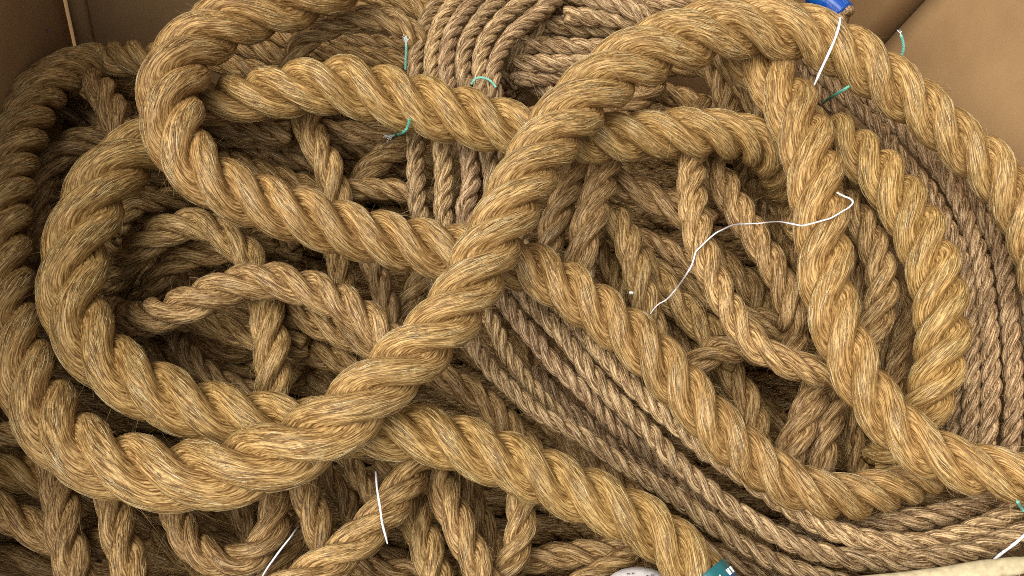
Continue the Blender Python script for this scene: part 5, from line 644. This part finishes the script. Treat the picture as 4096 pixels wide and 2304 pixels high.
# ------------------------------------------------------------------ cardboard box
def panel(name, corners, thick, bulge, parent, mat, nu=24, nv=16, seed=0):
    """corners: bottom-left, bottom-right, top-right, top-left (mm); a slightly buckled sheet with real thickness"""
    a, b, c, d = [np.array(p, float)/1000 for p in corners]
    u = np.linspace(0, 1, nu)[:, None, None]; v = np.linspace(0, 1, nv)[None, :, None]
    G = (a*(1-u)+b*u)*(1-v)+(d*(1-u)+c*u)*v
    nrm = nz(np.cross(b-a, d-a)); g = np.random.default_rng(seed)
    uu, vv = u[..., 0], v[..., 0]
    h = sum(g.normal(0, .35)*np.sin((i+1)*3.1*uu+g.uniform(0, 6))*np.sin((j+1)*2.3*vv+g.uniform(0, 6)) for i in range(3) for j in range(2))
    F = G+nrm*(h*bulge/1000)[..., None]; Bk = F-nrm*thick/1000
    V = np.vstack([F.reshape(-1, 3), Bk.reshape(-1, 3)]); n = nu*nv; L = []
    idx = lambda i, j: i*nv+j
    for i in range(nu-1):
        for j in range(nv-1):
            L.append((idx(i, j), idx(i+1, j), idx(i+1, j+1), idx(i, j+1)))
            L.append((n+idx(i, j), n+idx(i, j+1), n+idx(i+1, j+1), n+idx(i+1, j)))
    rim = [idx(i, 0) for i in range(nu)]+[idx(nu-1, j) for j in range(1, nv)]+[idx(i, nv-1) for i in range(nu-2, -1, -1)]+[idx(0, j) for j in range(nv-2, 0, -1)]
    for p, q in zip(rim, rim[1:]+rim[:1]): L.append((q, p, n+p, n+q))
    L = np.array(L)
    return link_mesh(name, np_mesh(name, V, L.ravel(), np.arange(0, L.size, 4), True), mat, parent)
X = BOX
box = tag(empty('cardboard_box', (0, .1, -.30)), 'brown corrugated cardboard box holding the whole heap of ropes', 'box')
panel('side_panel', X['left'], 5, 2.2, box, M_CARD, seed=3)
panel('back_panel', X['back'], 5, 1.6, box, M_CARD, seed=4)
panel('side_panel', X['right'], 5, 2.5, box, M_CARD, seed=5)
panel('floor_panel', X['floor'], 5, 1, box, M_CARD, seed=6)
panel('front_panel', X['front'], 4, .6, box, M_CARD, seed=7)
# rounded crease of the back panel beside the left panel, and the lap beside the right one
cr = np.array(X['crease'], float)/1000
v, l, s = tube(cr, .0075, 16, ds=.006); link_mesh('crease', np_mesh('crease', v, l, s), M_CARD, box)
# crushed upper edge of the front panel: cream liner rolled over, fluted core open behind it
e0, e1 = [np.array(p, float)/1000 for p in X['edge']]
d = nz(e1-e0); across = nz(np.cross(d, [0, 0, 1.])); Ltot = np.linalg.norm(e1-e0)
n = 260; tt = np.linspace(0, 1, n); a = np.linspace(-.2, np.pi*.86, 12)
rr = .0050*(1+smooth_noise(n, 9, .05)); notch = np.zeros(n)
for x in rng.uniform(0, 1, 34): notch += np.exp(-((tt-x)*Ltot/.0011)**2)*rng.uniform(.03, .16)
rr = rr*(1-notch)
base = e0+(e1-e0)*tt[:, None]+np.array([0, 0, 1.])*smooth_noise(n, 20, .0008)[:, None]
prof = base[:, None]+(-np.cos(a)[None, :, None]*across*rr[:, None, None]+np.sin(a)[None, :, None]*np.array([0, 0, 1.])*rr[:, None, None]*.8)
prof = np.concatenate([prof[:, :1]-np.array([0, 0, .05]), prof, prof[:, -1:]-np.array([0, 0, .012])], 1)
inner = np.concatenate([base[:, None]*np.ones((1, prof.shape[1], 1))]) + (prof-base[:, None])*.72-np.array([0, 0, .0012])
m = prof.shape[1]; V = np.concatenate([prof, inner[:, ::-1]], 1); l, s = grid_faces(n, 2*m)
link_mesh('liner', np_mesh('liner', V.reshape(-1, 3), l, s), M_CREAM, box)
nf = int(Ltot/.0034); w = np.arange(nf*6+1)/6*2*np.pi
z_ = np.clip(np.cos(w)*1.5, -1, 1)*.0030+smooth_noise(len(w), 12, .0004)
top = e0+d*np.linspace(0, Ltot, len(w))[:, None]+across*(.0088+z_)[:, None]+np.array([0, 0, -.0012])+np.array([0, 0, 1.])*smooth_noise(len(w), 8, .0006)[:, None]
th_ = across*.0005
ring = np.stack([top-th_, top+th_, top+th_-[0, 0, .022], top-th_-[0, 0, .022]], 1); l, s = grid_faces(len(w), 4)
link_mesh('fluting', np_mesh('fluting', ring.reshape(-1, 3), l, s, False), M_FLUTE, box)
ol = e0+d*np.linspace(0, Ltot, 60)[:, None]+across*.0132+np.array([0, 0, 1.])*(smooth_noise(60, 8, .0006)-.0010)[:, None]
ring = np.stack([ol-across*.0006, ol+across*.0006, ol+across*.0006-[0, 0, .06], ol-across*.0006-[0, 0, .06]], 1); l, s = grid_faces(60, 4)
link_mesh('outer_liner', np_mesh('outer_liner', ring.reshape(-1, 3), l, s, False), M_CARD, box)
h = np.array(X['hole'], float)/1000
v, l, s = tube([h, h+np.array([.0009, 0, .0006]), h+np.array([.0016, 0, .0004])], .0011, 8); link_mesh('dent', np_mesh('dent', v, l, s), M_INK, box)

# ------------------------------------------------------------------ threads and strings
for ident, name, label, cat, grp, rad, flat, mat, pts in CORDS:
    p = np.array(pts, float).reshape(-1, 3)/1000
    if name == 'white_thread':
        v, l, s = tube(p, rad, 8, flat, taper=(.75, 1, .8, 1.05, .85, 1, .6)); o = link_mesh(name, np_mesh(name, v, l, s), M_THREAD)
        tag(o, label, cat, grp)
    else:
        root = empty(name, tuple(p[0])); tag(root, label, cat, grp)
        q, s_ = resample(p, .0005); T, N, B = frames(q)
        for k in range(3):                                  # three plies laid together
            th = s_/.0042*2*np.pi+k*2.094
            c = q+(N*np.cos(th)[:, None]+B*np.sin(th)[:, None])*rad*.52
            v, l, s = tube(c, rad*.58, 6, ds=.0006); link_mesh('ply', np_mesh('ply', v, l, s), mat_of[mat], root)
        if ident in ('gs1', 'gs5', 'gs3'):
            tuft = []
            end = q[-1]; dr = T[-1]
            for k in range(16 if ident != 'gs5' else 9):
                rd = rng.normal(0, 1, 3); rd = rd-dr*np.dot(rd, dr); rd /= np.linalg.norm(rd)
                ln = rng.uniform(.004, .008)*(.6 if ident == 'gs5' else 1); sp = rng.uniform(.1, .55)
                tuft.append(tube([end-dr*.002, end+dr*ln*.4+rd*ln*sp*.3, end+dr*ln+rd*ln*sp], rad*.16, 5, ds=.0006))
            v, l, s = join(tuft); o = link_mesh('frayed_end', np_mesh('frayed_end', v, l, s), M_WHITE, root); o['kind'] = 'stuff'

# ------------------------------------------------------------------ adhesive tape round two rope ends
def tape_mat(name, c1, c2, axis_scale):
    m, nt, bsdf = newmat(name)
    at = nt.nodes.new('ShaderNodeAttribute'); at.attribute_name = 'band'
    nt.links.new(ramp(nt, [(axis_scale-.02, c1), (axis_scale+.02, c2)], at.outputs['Fac']), bsdf.inputs['Base Color'])
    bsdf.inputs['Roughness'].default_value = .22; bsdf.inputs['Specular IOR Level'].default_value = .5
    tc = nt.nodes.new('ShaderNodeTexCoord'); b = nt.nodes.new('ShaderNodeBump'); b.inputs['Strength'].default_value = .5; b.inputs['Distance'].default_value = .0008
    nt.links.new(noise(nt, tc.outputs['Object'], 160, 3), b.inputs['Height']); nt.links.new(b.outputs[0], bsdf.inputs['Normal'])
    return m
def sleeve(ident, s0, s1, scale, m=64, n=40):
    C, D, T, N, B, s = rope_axis[ident]
    ss = np.linspace(s0, s1, n); f = lambda a: np.stack([np.interp(ss, s, a[:, k]) for k in range(3)], 1)
    c, t, dd = f(C), nz(f(T)), np.interp(ss, s, D)
    nn = nz(np.cross(t, [0, 0, 1.])); up = np.cross(nn, t)          # up = side that faces the sky
    ph = np.linspace(0, 2*np.pi, m, endpoint=False)
    g = np.random.default_rng(11)
    wr = 1+sum(g.uniform(.004, .011)*np.sin(k*ph[None]+np.linspace(0, g.uniform(-3, 3), n)[:, None]+g.uniform(0, 6)) for k in (3, 4, 7, 11))
    r_ = dd[:, None]*.5*scale*wr
    V = c[:, None]+(np.cos(ph)[None, :, None]*up[:, None]+np.sin(ph)[None, :, None]*nn[:, None])*r_[..., None]
    def surf(u, phi, lift=.0004):
        i = np.clip(u*(n-1), 0, n-1.001); k = i.astype(int); w = (i-k)[:, None]
        cc = c[k]*(1-w)+c[k+1]*w; uu = up[k]; n2 = nn[k]
        rr = np.array([np.interp(p_ % (2*np.pi), np.r_[ph, 2*np.pi], np.r_[r_[kk], r_[kk][:1]]) for p_, kk in zip(phi, k)])+lift
        return cc+(uu*np.cos(phi)[:, None]+n2*np.sin(phi)[:, None])*rr[:, None]
    band = np.repeat(np.linspace(0, 1, n)[:, None], m, 1)
    l, st = grid_faces(n, m)
    return V.reshape(-1, 3), l, st, band.reshape(-1), surf
s_end = rope_axis['L1'][5][-1]
V, l, st, band, surf = sleeve('L1', TAPE_S, min(TAPE_S+.05, s_end), 1.04)
mt = tape_mat('teal_blue_tape', (.012, .11, .12), (.004, .075, .19), .22)
tp = empty('printed_tape', tuple(V.mean(0))); tag(tp, 'glossy teal and blue printed tape wrapped round the thick rope end at the bottom edge', 'tape')
link_mesh('tape_wrap', np_mesh('tape_wrap', V, l, st, True, {'band': band}), mt, tp)
# white letters M M running round the rope, strokes lying on the tape
def stroke(pts, w):
    u = np.array([p[0] for p in pts]); a = np.array([p[1] for p in pts])
    k = np.linspace(0, len(u)-1, (len(u)-1)*8+1); uu = np.interp(k, np.arange(len(u)), u); aa = np.interp(k, np.arange(len(u)), a)
    return tube(surf(uu, aa), w, 6, .35, ds=.0004)
M_shape = [(0, 0), (1, .18), (.12, .5), (1, .82), (0, 1)]
for ofs in TAPE_LET:
    v, ll, s = stroke([(.15+.10*x, ofs+.115*y) for x, y in M_shape], .00042)
    link_mesh('letter', np_mesh('letter', v, ll, s), M_WHITE, tp)
V, l, st, band, surf = sleeve('tp', *BLUE_S, 1.06)
mb = tape_mat('blue_tape', (.006, .075, .32), (.004, .055, .30), .5)
bt = empty('blue_tape', tuple(V.mean(0))); tag(bt, 'shiny blue tape wrapped round a rope end behind the top arc', 'tape')
link_mesh('tape_wrap', np_mesh('tape_wrap', V, l, st, True, {'band': band}), mb, bt)
fl = []
for k in range(7):
    a = rng.uniform(-1.2, 1.2); fl.append(tube(surf(np.linspace(.05, .97, 6), np.full(6, a)+np.linspace(0, rng.normal(0, .5), 6)), rng.uniform(.0004, .0009), 6, .4, ds=.001))
v, ll, s = join(fl); link_mesh('wrinkle', np_mesh('wrinkle', v, ll, s), mb, bt)
bt.children[-1].data.attributes.new('band', 'FLOAT', 'POINT')

# ------------------------------------------------------------------ paper tag and a scrap
c = np.array(PAPER, float)/1000      # centre, half axes
n1, n2 = 30, 12; th = np.linspace(0, 2*np.pi, 40, endpoint=False)
V = [c[0]+[0, 0, .004]]; 
for r_ in (.35, .7, 1.0):
    V += [c[0]+c[1]*np.cos(t)*r_+c[2]*np.sin(t)*r_+np.array([0, 0, .004*(1-r_*r_)+.0006*np.sin(3*t)]) for t in th]
V = np.array(V); L = []; S = []
k = len(th)
for i in range(k): S.append(len(L)); L += [0, 1+i, 1+(i+1) % k]
for rI in range(2):
    for i in range(k):
        a = 1+rI*k; S.append(len(L)); L += [a+i, a+k+i, a+k+(i+1) % k, a+(i+1) % k]
pt = tag(link_mesh('paper_tag', np_mesh('paper_tag', V, L, S), M_PAPER), 'pale paper tag with grey print, half under the taped thick rope at the bottom edge', 'paper tag')
mod = pt.modifiers.new('thickness', 'SOLIDIFY'); mod.thickness = .0004
sm = []
for (x, y, w) in [(.18, .42, .10), (.30, .44, .12), (.44, .47, .08), (.22, .52, .06), (.36, .56, .10), (-.35, .62, .09), (-.2, .64, .06), (.05, .2, .1), (.2, .2, .12)]:
    o_ = c[0]+c[1]*x+c[2]*y+np.array([0, 0, .004*(1-x*x-y*y)+.0007])
    sm.append(tube([o_, o_+c[1]*w*.5+c[2]*.02, o_+c[1]*w], .00035, 6, ds=.0005))
v, l, s = join(sm); link_mesh('print', np_mesh('print', v, l, s), M_INK, pt)
sp = np.array(SPECK, float)/1000
v, l, s = tube([sp, sp+[.0012, .0004, .0003], sp+[.0024, 0, 0]], .0011, 7); tag(link_mesh('white_scrap', np_mesh('white_scrap', v, l, s), M_WHITE), 'tiny white scrap caught beside the hairpin tail and curled-over rope', 'scrap')
